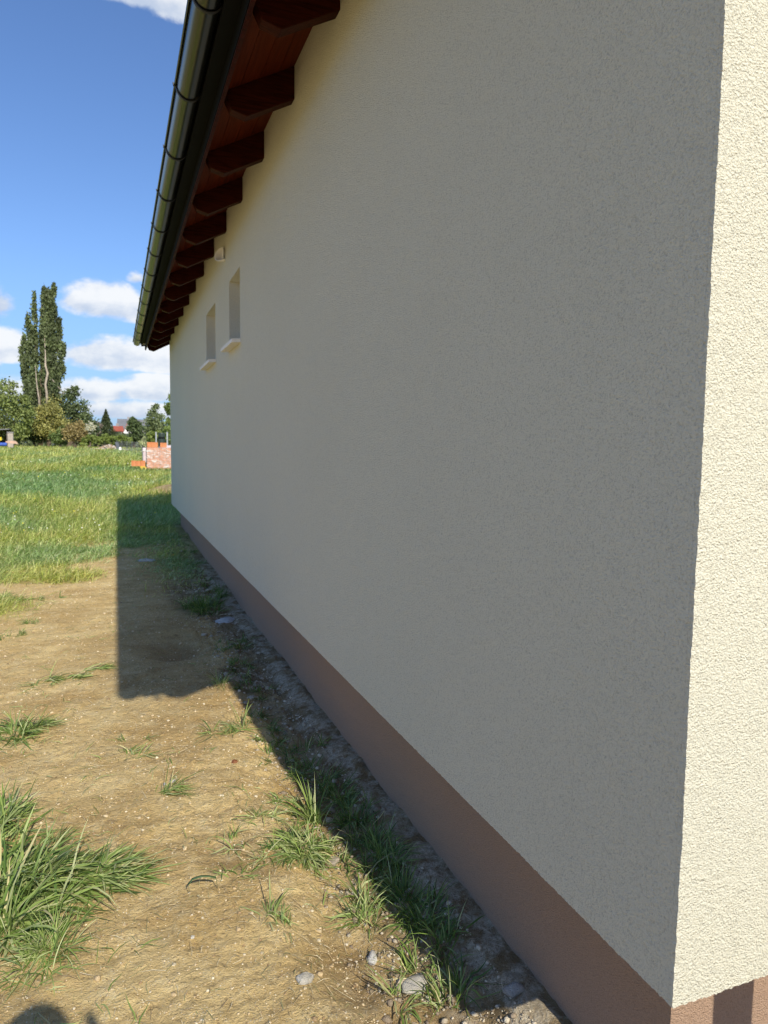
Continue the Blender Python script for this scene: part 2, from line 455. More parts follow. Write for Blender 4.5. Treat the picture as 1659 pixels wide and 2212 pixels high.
damp_shade = (0.9 * bump2(XX, YY, -0.62, 6.35, 0.2, 0.3) + .35 * bump2(XX, YY, -1.0, 6.0, .4, 2) + .45 * bump2(XX, YY, -.55, 8.2, .5, 3.4) + .35 * bump2(XX, YY, -.5, 5.2, .3, .5) + .5 * bump2(XX, YY, -1.25, 3.05, .12, .08) + .5 * bump2(XX, YY, -1.02, 2.85, .07, .05)  # damp spots, plus shade under the eaves put into the soil colour
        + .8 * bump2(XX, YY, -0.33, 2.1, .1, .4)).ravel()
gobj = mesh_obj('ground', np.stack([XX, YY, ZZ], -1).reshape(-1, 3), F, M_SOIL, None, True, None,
                {'grassy': cov, 'pale': np.clip(pale, 0, 1), 'damp_shade': np.clip(damp_shade, 0, 1)})
tag(gobj, kind='structure')

# ------------------------------------------------------------------ the house
HX, HY0, HY1 = 8.6, 1.08, 15.53          # width, near and far ends
ZL = -1.19 + EYE + 0.0                    # lower edge of the cream render
SL = 0.53                                 # roof slope
gz_g = 2.245 + EYE
ZS = 2.42 + EYE                           # soffit height at the wall
house = empty('house', (HX / 2, (HY0 + HY1) / 2, 0))
tag(house, 'long single-storey house with shaded cream stucco wall, brown plinth and dark timber eaves', 'house')
WINS = [(6.63, 7.28, 1.02 + EYE, 1.68 + EYE), (8.33, 9.20, 1.03 + EYE, 1.68 + EYE)]


def wall_mesh():
    V = []; Fc = []
    def q(a, b, c, d): k = len(V); V.extend([a, b, c, d]); Fc.append((k, k + 1, k + 2, k + 3))
    # ragged plaster arris at the near corner, shared by both faces
    zs = np.concatenate([[ZL], np.arange(ZL + .004, 3.9, 0.0035), [ZS]])
    n = len(zs); jx = .0012 * fbm(zs, zs * 0 + 5, 55, 3, .7); jy = .0022 * fbm(zs, zs * 0 + 2, 48, 3, .7)
    jy += .004 * fbm(zs, zs * 0, 1.4, 3)
    k0 = len(V)
    for i, z in enumerate(zs):
        V.extend([(jx[i], HY0 + jy[i], z), (0.0002, HY0 + 0.012, z), (0.03, HY0, z)])
    for i in range(n - 1):
        a = k0 + 3 * i; Fc.append((a, a + 3, a + 4, a + 1)); Fc.append((a, a + 2, a + 5, a + 3))
    # ragged lower edge of the render
    def lower(p, s0, s1, ds, fixed):
        t = np.arange(s0, s1, ds); t = np.append(t, s1); j = RNG.normal(0, .0012, len(t)) + .0035 * fbm(t, t * 0 + fixed * 7, 2.2, 4); j[0] = 0
        k = len(V)
        for i, s in enumerate(t): V.extend([p(s, ZL + j[i]), p(s, ZL + 0.02)])
        for i in range(len(t) - 1): a = k + 2 * i; Fc.append((a, a + 2, a + 3, a + 1))
    lower(lambda s, z: (0, s, z), HY0 + .012, 7.0, .005, 1); lower(lambda s, z: (0, s, z), 7.0, HY1, .05, 2)
    lower(lambda s, z: (s, HY0, z), .03, 1.2, .005, 3)
    q((1.2, HY0, ZL), (HX, HY0, ZL), (HX, HY0, ZL + .02), (1.2, HY0, ZL + .02))
    # long face panels around the two openings
    ysb = [HY0 + .012, WINS[0][0], WINS[0][1], WINS[1][0], WINS[1][1], HY1]
    for i in range(5):
        y0, y1 = ysb[i], ysb[i + 1]
        if i in (1, 3):
            w = WINS[i // 2]
            q((0, y0, ZL + .02), (0, y0, w[2]), (0, y1, w[2]), (0, y1, ZL + .02)); q((0, y0, w[3]), (0, y0, ZS), (0, y1, ZS), (0, y1, w[3]))
            D = .16
            q((0, y1, w[2]), (0, y1, w[3]), (D, y1, w[3]), (D, y1, w[2])); q((0, y0, w[2]), (D, y0, w[2]), (D, y0, w[3]), (0, y0, w[3]))
            q((0, y0, w[3]), (D, y0, w[3]), (D, y1, w[3]), (0, y1, w[3])); q((0, y0, w[2]), (0, y1, w[2]), (D, y1, w[2]), (D, y0, w[2]))
        else: q((0, y0, ZL + .02), (0, y0, ZS), (0, y1, ZS), (0, y1, ZL + .02))
    # gables
    zr = ZS + SL * HX / 2
    k = len(V); V.extend([(.03, HY0, ZL + .02), (HX, HY0, ZL + .02), (HX, HY0, ZS), (HX / 2, HY0, zr), (.03, HY0, ZS)]); Fc.append((k, k + 1, k + 2, k + 3, k + 4))
    k = len(V); V.extend([(0, HY1, ZL), (HX, HY1, ZL), (HX, HY1, ZS), (HX / 2, HY1, zr), (0, HY1, ZS)]); Fc.append((k + 4, k + 3, k + 2, k + 1, k))
    q((HX, HY0, ZL), (HX, HY1, ZL), (HX, HY1, ZS), (HX, HY0, ZS))
    # underside of the overhanging render
    z = ZL + .004; q((0.002, HY0 + .002, z), (.3, HY0 + .3, z), (.3, HY1 - .3, z), (0.002, HY1, z)); q((0.002, HY0 + .002, z), (HX, HY0 + .002, z), (HX, HY0 + .3, z), (.3, HY0 + .3, z))
    return V, Fc
V, Fc = wall_mesh()
mesh_obj('wall', V, Fc, M_WALL, house)
PX = 0.17
MB().box(PX, HX - .17, HY0 + .17, HY1 - .17, -0.4, ZL + .1).build('plinth', M_PLINTH, house)

# windows
for (y0, y1, z0, z1) in WINS:
    f = MB()
    xw = .145
    f.box(xw, xw + .05, y0, y0 + .07, z0, z1).box(xw, xw + .05, y1 - .07, y1, z0, z1).box(xw, xw + .05, y0 + .07, y1 - .07, z0, z0 + .07).box(xw, xw + .05, y0 + .07, y1 - .07, z1 - .07, z1)
    wf = f.build('window', M_WHITE, house)
    MB().box(xw + .02, xw + .03, y0 + .07, y1 - .07, z0 + .07, z1 - .07).build('pane', M_GLASS, wf)
    s = MB(); s.add([(-.085, y0 - .03, z0 - .038), (.14, y0 - .03, z0 - .02), (.14, y1 + .03, z0 - .02), (-.085, y1 + .03, z0 - .038),
                     (-.085, y0 - .03, z0 - .002), (.14, y0 - .03, z0 + .018), (.14, y1 + .03, z0 + .018), (-.085, y1 + .03, z0 - .002)],
                    [(0, 3, 2, 1), (4, 5, 6, 7), (0, 1, 5, 4), (1, 2, 6, 5), (2, 3, 7, 6), (3, 0, 4, 7)])
    bevel(s.build('sill', M_SILL, wf), .003)
# round vent cowl on the wall
vb = MB(); cy, cz, rr = 7.57, 2.03 + EYE, .075
ring = []
n = 28
vs = []; fs = []
n = 22
for (dd, r_) in ((0, rr), (.085, rr), (.094, rr * .95), (.085, rr * .87), (0, rr * .86)):
    for k in range(n): a = -math.pi * .72 + math.pi * 1.14 * k / (n - 1); xx = -.004 - dd * math.sin(math.pi * k / (n - 1)) ** .7; vs.append((xx, cy + r_ * math.cos(a), cz + r_ * math.sin(a) * 1.1))
for i in range(4):
    for k in range(n - 1): fs.append((i * n + k, i * n + k + 1, (i + 1) * n + k + 1, (i + 1) * n + k))
fs += [(0, n, 2 * n, 3 * n, 4 * n), tuple(i * n + n - 1 for i in range(4, -1, -1))]
vent = mesh_obj('vent_cowl', vs, fs, M_WHITE, house, True)
vl = MB()
for k in range(5): z = cz - .05 + k * .025; h = math.sqrt(max(rr * rr * .68 - (z - cz) ** 2, 0)); vl.rbox((-.022, cy, z), (.012, 2 * h, .012), ry=.6)
vl.build('louvre', M_WHITE, vent)

# roof: boards, rafters, tiles, verge boards, fascia, gutter
YR0, YR1 = 0.26, 15.98
XF = -0.455                                   # face of the fascia
zs_ = lambda x: ZS + SL * x                   # soffit plane
soff = MB()
bw = .118; x = XF + .004; i = 0
while x < 0.02:
    x2 = min(x + bw - .004, 0.03)
    t = .018
    soff.add([(x, YR0 + .02, zs_(x)), (x2, YR0 + .02, zs_(x2)), (x2, YR1 - .03, zs_(x2)), (x, YR1 - .03, zs_(x)),
              (x, YR0 + .02, zs_(x) + t), (x2, YR0 + .02, zs_(x2) + t), (x2, YR1 - .03, zs_(x2) + t), (x, YR1 - .03, zs_(x) + t)],
             [(0, 3, 2, 1), (4, 5, 6, 7), (0, 1, 5, 4), (1, 2, 6, 5), (2, 3, 7, 6), (3, 0, 4, 7)])
    x += bw; i += 1
roof = MB()
def slab(a, b, th, y0, y1):
    prof = [(a[0], a[1]), (b[0], b[1]), (b[0], b[1] + th), (a[0], a[1] + th)]
    roof.prism_y(prof, y0, y1)
t0 = .022
UP = .175
slab((-.615, zs_(-.615) + UP), (HX / 2, zs_(HX / 2) + UP), .05, YR0 - .01, YR1)
slab((HX + .6, zs_(-.6) + UP), (HX / 2, zs_(HX / 2) + UP + .001), .05, YR0 - .01, YR1)
rf = roof.build('roof', M_TILE, house)
sf = soff.build('soffit', M_SOFFIT, rf)
# black steel eaves flashing that closes the roof build-up above the gutter
fl = MB(); fl.prism_y([(-.618, zs_(-.618) + UP - .012), (XF + .02, zs_(XF) + .135), (XF + .02, zs_(XF) + .145), (-.618, zs_(-.618) + UP - .006)], YR0 - .005, YR1 - .002)
fl.prism_y([(-.560, gz_g - .050), (-.552, gz_g - .050), (-.552, zs_(-.552) + UP - .014), (-.560, zs_(-.56) + UP - .014)], YR0 - .005, YR1 - .002)
fl.prism_y([(-.5515, gz_g - .050), (XF - .023, gz_g - .048), (XF - .023, gz_g - .040), (-.5515, gz_g - .042)], YR0 - .005, YR1 - .002)
fl.build('eaves_flashing', M_BLACK, rf)
for (ya, yb) in ((YR0 - .008, YR0 + .018), (YR1 - .026, YR1 - .002)):
    vb_ = MB(); vb_.prism_y([(-.548, zs_(-.548) + .03), (XF - .02, zs_(XF - .02) - .0), (HX / 2, zs_(HX / 2) - .005), (HX / 2, zs_(HX / 2) + UP - .004), (-.548, zs_(-.548) + UP - .004)], ya, yb)
    vb_.build('verge_board', M_BLACK, rf)
# gable overhang boarding
for (ya, yb) in ((YR0 + .02, HY0 + .02), (HY1 - .02, YR1 - .03)):
    MB().prism_y([(.034, zs_(.034)), (HX / 2, zs_(HX / 2)), (HX / 2, zs_(HX / 2) + .018), (.034, zs_(.034) + .018)], ya, yb).build('gable_soffit', M_SOFFIT, rf)
    MB().prism_y([(HX + .44, zs_(-.44)), (HX / 2, zs_(HX / 2) - .001), (HX / 2, zs_(HX / 2) + .017), (HX + .44, zs_(-.44) + .018)], ya, yb).build('gable_soffit', M_SOFFIT, rf)
RY0 = 4.53; SP = 0.967
def rafter_prof(x_in):
    return [(x_in, zs_(x_in) - .002), (x_in, zs_(x_in) - .20), (-.30, zs_(-.30) - .20), (-.395, zs_(-.395) - .125), (-.436, zs_(-.436) - .02), (-.44, zs_(-.44) - .002)]
for k in range(-4, 12):
    y = RY0 + SP * k
    if y + .1 > YR1 - .15: continue
    r = MB().prism_y(rafter_prof(.01), y, y + .085)
    bevel(r.build('rafter', M_RAFTER, house), .004, 2)
# end rafters carry the verges
for y in (YR1 - .13,):
    r = MB().prism_y(rafter_prof(HX / 2), y, y + .10); bevel(r.build('verge_rafter', M_RAFTER, house), .006, 2)
r = MB().prism_y(rafter_prof(HX / 2), YR0 + .02, YR0 + .12); bevel(r.build('verge_rafter', M_RAFTER, house), .006, 2)
fa = MB().box(XF - .022, XF - .002, YR0, YR1 - .01, 2.095 + EYE, 2.30 + EYE)
fo = fa.build('fascia', M_BLACK, house)
MB().box(XF - .018, XF + .004, YR0, YR1 - .01, 2.083 + EYE, 2.093 + EYE).build('fascia_trim', M_RAFTER, house)
# gutter: open half-round with rolled outer bead
gx, gz, gr = -.632, 2.245 + EYE, .072
prof = []
for k in range(0, 33):
    a = math.pi + math.pi * k / 32
    prof.append((gx + gr * math.cos(a), gz + gr * math.sin(a) * 1.05))
bead = [(gx - gr - .008 + .010 * math.cos(a), gz + .004 + .010 * math.sin(a)) for a in np.linspace(-math.pi * .3, math.pi * 1.5, 12)]
outer = bead[::-1] + prof + [(gx + gr, gz + .03)]
GY0, GY1 = YR0 - .02, YR1 + .03
yseg = np.linspace(GY0, GY1, 9)
V = []; Fc = []
for yv in yseg: V += [(a, yv, b) for a, b in outer]
m_ = len(outer)
for i in range(len(yseg) - 1):
    for k in range(m_ - 1): Fc.append((i * m_ + k, i * m_ + k + 1, (i + 1) * m_ + k + 1, (i + 1) * m_ + k))
gut = mesh_obj('gutter', V, Fc, M_GUTTER, house, True)
so_ = gut.modifiers.new('thick', 'SOLIDIFY'); so_.thickness = .0015; so_.offset = -1
for yv in (GY0, GY1):
    c = MB(); c.add([(a, yv, b) for a, b in prof] + [(a, yv + .004, b) for a, b in prof],
                    [tuple(range(33)), tuple(range(65, 32, -1))] + [(i, i + 1, 34 + i, 33 + i) for i in range(32)])
    c.build('end_cap', M_GUTTER, gut)
def bracket(yv):
    b = MB(); P = []
    rr_ = gr + .004
    for k in range(0, 25):
        a = math.pi + math.pi * k / 24; P.append((gx + rr_ * math.cos(a), gz + rr_ * 1.05 * math.sin(a)))
    P = [(gx - gr - .020, gz + .012), (gx - gr - .017, gz - .004)] + P[1:] + [(gx + gr + .004, gz + .02), (XF - .024, gz + .05)]
    n = len(P); vs = []; 
    for j, (dy, dr) in enumerate(((-.009, 0), (.009, 0), (.009, .005), (-.009, .005))):
        for (a, c_) in P:
            d = math.hypot(a - gx, c_ - gz) or 1; vs.append((a + (a - gx) / d * dr, yv + dy, c_ + (c_ - gz) / d * dr))
    fs = []
    for j in range(4):
        for i in range(n - 1): j2 = (j + 1) % 4; fs.append((j * n + i, j2 * n + i, j2 * n + i + 1, j * n + i + 1))
    fs += [(0, n, 2 * n, 3 * n), (n - 1, 2 * n - 1, 3 * n - 1, 4 * n - 1)]
    return b.add(vs, fs).build('bracket', M_BRACKET, gut)
for k in range(0, 17):
    yv = 4.70 + .955 * (k - 4)
    if GY0 + .05 < yv < GY1 - .05: bracket(yv)
MB().rbox((-.50, 15.72, gz - .068), (.05, .03, .02)).build('gutter_clip', M_WHITE, gut)
# ridge and far slope gutters are out of sight

# unseen weathered post, added so that its shadow crosses the sunlit plinth
post = empty('fence_or_added_post', (.435, .58, 0)); tag(post, 'square weathered timber post added out of view to cast the stripe on the sunlit plinth', 'post')
bevel(MB().box(.37, .50, .515, .645, -.3, 1.005).build('shaft', M_BARKPALE, post), .006)
MB().add([(.365, .51, 1.007), (.505, .51, 1.007), (.505, .65, 1.007), (.365, .65, 1.007), (.435, .58, 1.03)], [(0, 3, 2, 1), (0, 1, 4), (1, 2, 4), (2, 3, 4), (3, 0, 4)]).build('cap', M_BARKPALE, post)

# ------------------------------------------------------------------ grass
def blades(P, head, length, width, e0, e1, nseg=4, tint=None, fold=0.0, clampz=True):
    """ribbons rising from P, curving from elevation e0 to e1 -> verts, quads, tint"""
    n = len(P); s = np.linspace(0, 1, nseg + 1)
    hx, hy = np.cos(head), np.sin(head)
    pos = np.zeros((n, nseg + 1, 3)); pos[:, 0] = P
    tw = RNG.normal(0, .25, n)
    for i in range(nseg):
        e = e0 + (e1 - e0) * ((i + .5) / nseg) ** 0.8
        hh = head + tw * i / nseg
        st = length / nseg
        pos[:, i + 1, 0] = pos[:, i, 0] + np.cos(hh) * np.cos(e) * st
        pos[:, i + 1, 1] = pos[:, i, 1] + np.sin(hh) * np.cos(e) * st
        pos[:, i + 1, 2] = pos[:, i, 2] + np.sin(e) * st
    if clampz:
        g = ground(pos[:, 1:, 0], pos[:, 1:, 1]) + .004 + RNG.random((n, 1)) * .012
        pos[:, 1:, 2] = np.maximum(pos[:, 1:, 2], g)
    prof = np.array([.75, 1.0, .92, .62, .08]) if nseg == 4 else np.interp(s, [0, .25, .5, .75, 1], [.75, 1, .92, .62, .08])
    roll = RNG.uniform(-.9, .9, n)
    wx = -hy * np.cos(roll); wy = hx * np.cos(roll); wz = np.sin(roll)
    W = np.stack([wx, wy, wz], -1)[:, None, :] * (width[:, None] * prof[None, :] / 2)[:, :, None]
    a = pos - W; b = pos + W
    V = np.stack([a, b], 2).reshape(-1, 3)
    base = (np.arange(n) * (nseg + 1) * 2)[:, None] + (np.arange(nseg) * 2)[None, :]
    base = base.ravel(); F = np.stack([base, base + 1, base + 3, base + 2], 1)
    T = np.repeat(tint, (nseg + 1) * 2, axis=0)
    return V, F, T


def join(parts):
    V = []; F = []; T = []; k = 0
    for v, f, t in parts: V.append(v); F.append(f + k); T.append(t); k += len(v)
    return np.concatenate(V), np.concatenate(F), np.concatenate(T)


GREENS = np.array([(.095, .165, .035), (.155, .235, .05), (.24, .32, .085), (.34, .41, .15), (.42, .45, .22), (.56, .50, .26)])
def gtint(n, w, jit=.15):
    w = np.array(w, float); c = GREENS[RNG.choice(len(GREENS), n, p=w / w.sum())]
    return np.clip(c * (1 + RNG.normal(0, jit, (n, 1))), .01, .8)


# meadow: only as wide as could be seen from near the viewpoint
def meadow():
    parts = []
    n = 330000
    u = RNG.random(n); y = 7.0 * (84 / 7.0) ** u
    xl = -1.1 - .155 * y - 1.2; xr = np.where(y < 15.5, .3, -1.1 + .30 * y)
    xr = np.minimum(xr, 1.6 + .10 * y)
    x = xl + (xr - xl) * RNG.random(n)
    c = cover(x, y); pat = fbm(x, y, .8, 3); keep = RNG.random(n) < np.clip(c * (1.0 + .6 * pat), 0, 1) ** 1.3
    keep &= ~((x > -.02) & (y < 15.6))
    x, y, pat = x[keep], y[keep], pat[keep]; n = len(x)
    P = np.stack([x, y, ground(x, y) - .01], -1)
    big = fbm(x, y, .25, 2); patch = fbm(x + 40, y, .5, 2)
    L_ = (np.where(y > 14, .20, .15) + .10 * sstep(y, 11, 17)) * RNG.uniform(.5, 1.35, n) * (1 + .5 * patch)
    L_ *= np.where((x > -.75) & (y < 15), .6, 1)
    W_ = np.maximum(.005, y * .00062) * RNG.uniform(.7, 1.3, n)
    e0 = RNG.uniform(.7, 1.5, n); e1 = e0 - RNG.uniform(.3, 1.7, n)
    g = gtint(n, [.3, 1.0, 3.2, 3.6, 2.8, 2.0], .22) * np.array([1.32, 1.28, 1.35])
    blend = sstep(patch, -.3, .35)[:, None]
    g = g * (np.array([.80, .95, .95]) * (1 - blend) + np.array([1.28, 1.15, .85]) * blend)
    lush = np.maximum(bump2(x, y, -3.6, 24, 2.2, 7), bump2(x, y, -2.0, 31, 1.6, 6))[:, None]
    g = g * (1 - lush * np.array([.24, .12, .15]))
    head = RNG.normal(-.6, 1.3, n)
    parts.append(blades(P, head, L_, W_, e0, e1, 3, np.clip(g, .01, .8)))
    V, F, T = join(parts)
    o = mesh_obj('meadow_grass', V, F, M_GRASS, None, False, None, {'tint': T})
    tag(o, 'tall green meadow grass covering the field past the bare soil', 'grass', kind='stuff')
meadow()


def flowers(name, label, cat, pts, col, rad, yellow=True):
    """small flower heads on stalks, one object per flower"""
    for k, p in enumerate(pts):
        m = MB(); z = p[2] + p[3]
        for i in range(12):
            a = 2 * math.pi * i / 12
            m.add([(p[0], p[1], z), (p[0] + rad * math.cos(a - .2), p[1] + rad * math.sin(a - .2), z + rad * .25), (p[0] + rad * 1.15 * math.cos(a), p[1] + rad * 1.15 * math.sin(a), z + rad * .15),
                   (p[0] + rad * math.cos(a + .2), p[1] + rad * math.sin(a + .2), z + rad * .25)], [(0, 1, 2, 3)])
        root = empty(name, (p[0], p[1], p[2])); tag(root, label[k], cat, name.replace('_', ' ') + 's among the weeds by the plinth')
        m.build('flower_head', M_YELLOW, root)
        MB().tube([(p[0], p[1], p[2] - .01), (p[0] + .005, p[1], z - .004)], .0025, 5).build('stalk', M_STALK, root)
M_YELLOW = plain('yellow petals', (.75, .55, .03), .7, 0, .1, 20, 0)
M_STALK = plain('green stalk', (.16, .24, .07), .7, 0, .1, 20, 0)
pts = []
for (a, b) in [(364, 1172), (374, 1169), (361, 1176), (373, 1203), (376, 1200), (163, 1182), (381, 1122)]:
    p = on_ground(a, b + 6); pts.append((p[0], p[1], p[2], .06))
flowers('dandelion', ['yellow dandelion, left one of the close pair in the shaded weeds beyond the white stone', 'yellow dandelion, right one of the close pair in the shaded weeds beyond the white stone',
    'yellow dandelion just in front of the close pair of dandelions', 'yellow dandelion in the shaded weeds right of the white stone, the left of two', 'yellow dandelion in the shaded weeds right of the white stone, the right of two',
    'lone yellow dandelion in sunlit grass at the edge of the bare soil', 'farthest yellow dandelion, close to the far end of the plinth'], 'flower', pts, None, .022)


def white_flowers():
    n = 300; y = RNG.uniform(13, 50, n); x = -1.1 - .15 * y + RNG.random(n) * .22 * y
    k = (cover(x, y) > .8) & (fbm(x, y, .35, 2) > .12); x, y = x[k], y[k]; n = len(x)
    z = ground(x, y) + RNG.uniform(.16, .30, n); s = (.006 + y * .00035) * RNG.uniform(.6, 1.3, n)
    V = np.zeros((n, 4, 3)); d = np.array([(-1, 0, 0), (0, -.4, -1), (1, 0, 0), (0, .4, 1)])
    V[:] = np.stack([x, y, z], -1)[:, None, :] + d[None] * s[:, None, None] 
    F = np.arange(n * 4).reshape(n, 4); col = np.where(RNG.random((n, 1)) < .75, np.array([[.75, .75, .68]]), np.array([[.75, .62, .05]]))
    o = mesh_obj('meadow_flowers', V.reshape(-1, 3), F, M_STRAW, None, False, None, {'tint': np.repeat(col, 4, 0)})
    tag(o, 'tiny white and yellow flowers scattered through the meadow grass', 'flowers', kind='stuff')
white_flowers()


def clump_parts(c, rx, ry, n, L0, W0, lie=.5, head0=None, spread=3.2, w=(1, 3, 3, 2, 1.5, .6), nseg=4, out=True):
    a = RNG.uniform(0, 2 * math.pi, n); r = np.sqrt(RNG.random(n)) * RNG.uniform(.55, 1.0, n)
    # tillers grow in tufts
    nt = max(3, n // 14); tx = c[0] + rx * RNG.normal(0, .5, nt); ty = c[1] + ry * RNG.normal(0, .5, nt)
    k = RNG.integers(0, nt, n)
    x = tx[k] + RNG.normal(0, .013, n); y = ty[k] + RNG.normal(0, .013, n)
    P = np.stack([x, y, ground(x, y) - .006], -1)
    hd = np.arctan2(y - c[1], x - c[0]) + RNG.normal(0, 1.1, n) if head0 is None else head0 + RNG.normal(0, spread, n)
    L_ = L0 * RNG.uniform(.45, 1.25, n); W_ = W0 * RNG.uniform(.55, 1.25, n)
    up = RNG.random(n) > lie
    e0 = np.where(up, RNG.uniform(.9, 1.45, n), RNG.uniform(.15, .9, n)); e1 = np.where(up, e0 - RNG.uniform(.2, 1.6, n), e0 - RNG.uniform(.6, 1.9, n))
    return blades(P, hd, L_, W_, e0, e1, nseg, gtint(n, w))


def grass_clump(label, specs, name='grass_clump', cat='grass clump', group=None):
    parts = []
    p0 = None
    for (px, py, rx, ry, n, L0, W0, lie, kw) in specs:
        c = on_ground(px, py); p0 = c if p0 is None else p0
        parts.append(clump_parts(c, rx, ry, n, L0, W0, lie, **kw))
    V, F, T = join(parts)
    o = mesh_obj(name, V, F, M_GRASS, None, False, (p0[0], p0[1], p0[2]), {'tint': T}); tag(o, label, cat, group); return o


K = dict
grass_clump('large sprawling clump of long flattened green grass at the lower left of the bare soil',
            [(10, 1915, .16, .17, 520, .25, .0115, .8, K(w=(1.2, 2.5, 3, 2, 1.2, .4))), (95, 1905, .15, .12, 380, .25, .0105, .9, K(head0=-.5, spread=1.0, w=(.8, 2, 3, 3, 2, .5))),
             (165, 1905, .14, .09, 330, .20, .0080, .97, K(head0=-.2, spread=.8, w=(.6, 2, 3, 3, 2.5, .9))),
             (245, 1912, .10, .06, 190, .17, .0062, .99, K(head0=.0, spread=.7, w=(1, 2, 2, 3, 2.5, 1))),
             (110, 1930, .18, .10, 500, .12, .0050, .97, K(w=(.3, 1, 2, 3, 3.5, 1.5))),
             (0, 2010, .13, .10, 300, .23, .0105, .8, K()), (-60, 1900, .2, .3, 450, .22, .010, .8, K())])
grass_clump('pale green tuft with fine upright blades below the large clump', [(115, 2060, .075, .08, 230, .15, .0042, .45, K(w=(.3, 1, 3, 4, 2, .6))), (60, 2090, .1, .06, 90, .15, .004, .6, K())])
grass_clump('upright tuft of dark green blades at the left edge above the large clump', [(5, 1785, .07, .10, 170, .17, .0090, .5, K(w=(2, 3, 2, 1, .4, .2))), (115, 1830, .04, .05, 60, .13, .004, .3, K())])
grass_clump('low green grass tuft at the left edge halfway up the bare soil', [(30, 1590, .17, .13, 260, .17, .0075, .8, K()), (75, 1575, .12, .08, 120, .15, .0055, .85, K(head0=0, spread=.7))])
grass_clump('thin flat strip of green blades lying across the bare soil left of the long shadow', [(130, 1468, .13, .05, 75, .19, .008, .95, K(head0=.1, spread=.4)), (185, 1452, .12, .04, 55, .17, .008, .95, K(head0=.2, spread=.4)), (85, 1480, .12, .04, 30, .13, .006, .9, K())])
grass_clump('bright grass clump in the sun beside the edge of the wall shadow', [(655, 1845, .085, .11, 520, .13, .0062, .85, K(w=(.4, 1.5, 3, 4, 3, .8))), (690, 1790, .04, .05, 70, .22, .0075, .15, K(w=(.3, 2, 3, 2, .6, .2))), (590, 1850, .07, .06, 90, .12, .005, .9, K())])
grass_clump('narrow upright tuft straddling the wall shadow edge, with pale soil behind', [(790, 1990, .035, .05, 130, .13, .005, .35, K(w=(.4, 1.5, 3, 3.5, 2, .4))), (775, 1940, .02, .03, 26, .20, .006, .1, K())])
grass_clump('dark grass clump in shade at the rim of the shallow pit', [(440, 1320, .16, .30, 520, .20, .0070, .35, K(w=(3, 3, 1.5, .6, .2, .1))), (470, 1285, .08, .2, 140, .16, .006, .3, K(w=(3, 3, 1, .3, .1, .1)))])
grass_clump('loose looping blades on sunny soil where the two shadow edges meet', [(520, 1590, .12, .10, 46, .20, .006, .9, K(w=(.3, 1, 3, 3, 2, .4))), (470, 1590, .06, .08, 22, .18, .006, .8, K())])
grass_clump('small tuft of pale blades catching sunlight at the corner of the eaves shadow', [(475, 1482, .07, .05, 60, .14, .0055, .5, K(w=(.2, 1, 2, 3, 3, .4)))])
grass_clump('dusty flattened blades around small pale stones in the middle of the bare soil', [(355, 1715, .12, .05, 52, .18, .006, .97, K(head0=.1, spread=.6)), (285, 1640, .12, .07, 34, .12, .005, .9, K()), (300, 1600, .14, .06, 26, .10, .004, .9, K())])
grass_clump('sparse low blades at the foot of the wall near the bottom of the view', [(905, 2110, .05, .09, 45, .14, .006, .35, K(w=(1, 3, 3, 1.5, .4, .5))), (960, 2075, .04, .08, 40, .14, .006, .2, K(w=(2, 3, 2, .8, .2, .4))), (985, 2180, .05, .06, 40, .14, .006, .4, K())])


grass_clump('thin low grass patch at the left edge just below the meadow tufts', [(20, 1375, .22, .10, 120, .10, .005, .6, K()), (70, 1350, .08, .08, 60, .10, .005, .4, K())])
grass_clump('narrow strip of short grass left of the long shadow, below the meadow patches', [(60, 1298, .35, .07, 190, .11, .006, .8, K(head0=.1, spread=.8)), (5, 1292, .2, .1, 100, .12, .006, .6, K())])
grass_clump('dusty trampled grass strewn left of the bright sunlit clump', [(560, 1775, .12, .05, 60, .10, .0045, .95, K(w=(.2, 1, 2, 3, 3, 1))), (600, 1735, .10, .07, 70, .11, .005, .9, K(w=(.2, 1, 2, 3, 3, 1))), (520, 1830, .05, .08, 26, .12, .006, .7, K())])
grass_clump('wispy trailing blades on sunny soil left of the narrow upright tuft', [(560, 1990, .10, .05, 28, .13, .0045, .95, K(w=(.5, 2, 3, 2, 1, .5))), (620, 2010, .08, .05, 20, .12, .0045, .9, K()), (500, 1905, .05, .04, 22, .10, .0045, .9, K())])
grass_clump('small ragged tuft on rough soil at the bottom near the shadow edge', [(860, 2180, .06, .04, 34, .12, .0055, .7, K(w=(.5, 2, 3, 2, 1.5, .8))), (1000, 2140, .03, .05, 30, .13, .006, .3, K(w=(1, 3, 2, 1.5, .6, .4)))])


def curled_leaf():
    c = on_ground(440, 1935); P = [(-.055, 0, .002), (-.058, .003, .035), (-.042, .006, .052), (-.010, .004, .058), (.022, 0, .054), (.048, -.004, .044), (.053, -.004, .002)]
    vs = []; n = len(P)
    for i, (x, y, z) in enumerate(P): w = .006 * (1 - .5 * abs(i / (n - 1) - .4)); vs += [(c[0] + x, c[1] + y - w, c[2] + z), (c[0] + x, c[1] + y + w, c[2] + z + .002)]
    o = mesh_obj('curled_leaf', vs, [(2 * i, 2 * i + 1, 2 * i + 3, 2 * i + 2) for i in range(n - 1)], M_GRASS, None, True, tuple(c), {'tint': np.tile([(.11, .17, .07)], (len(vs), 1))})
    so2 = o.modifiers.new('thick', 'SOLIDIFY'); so2.thickness = .0012; tag(o, 'single dark leaf arched like a staple on the sunny bare soil', 'leaf')
curled_leaf()


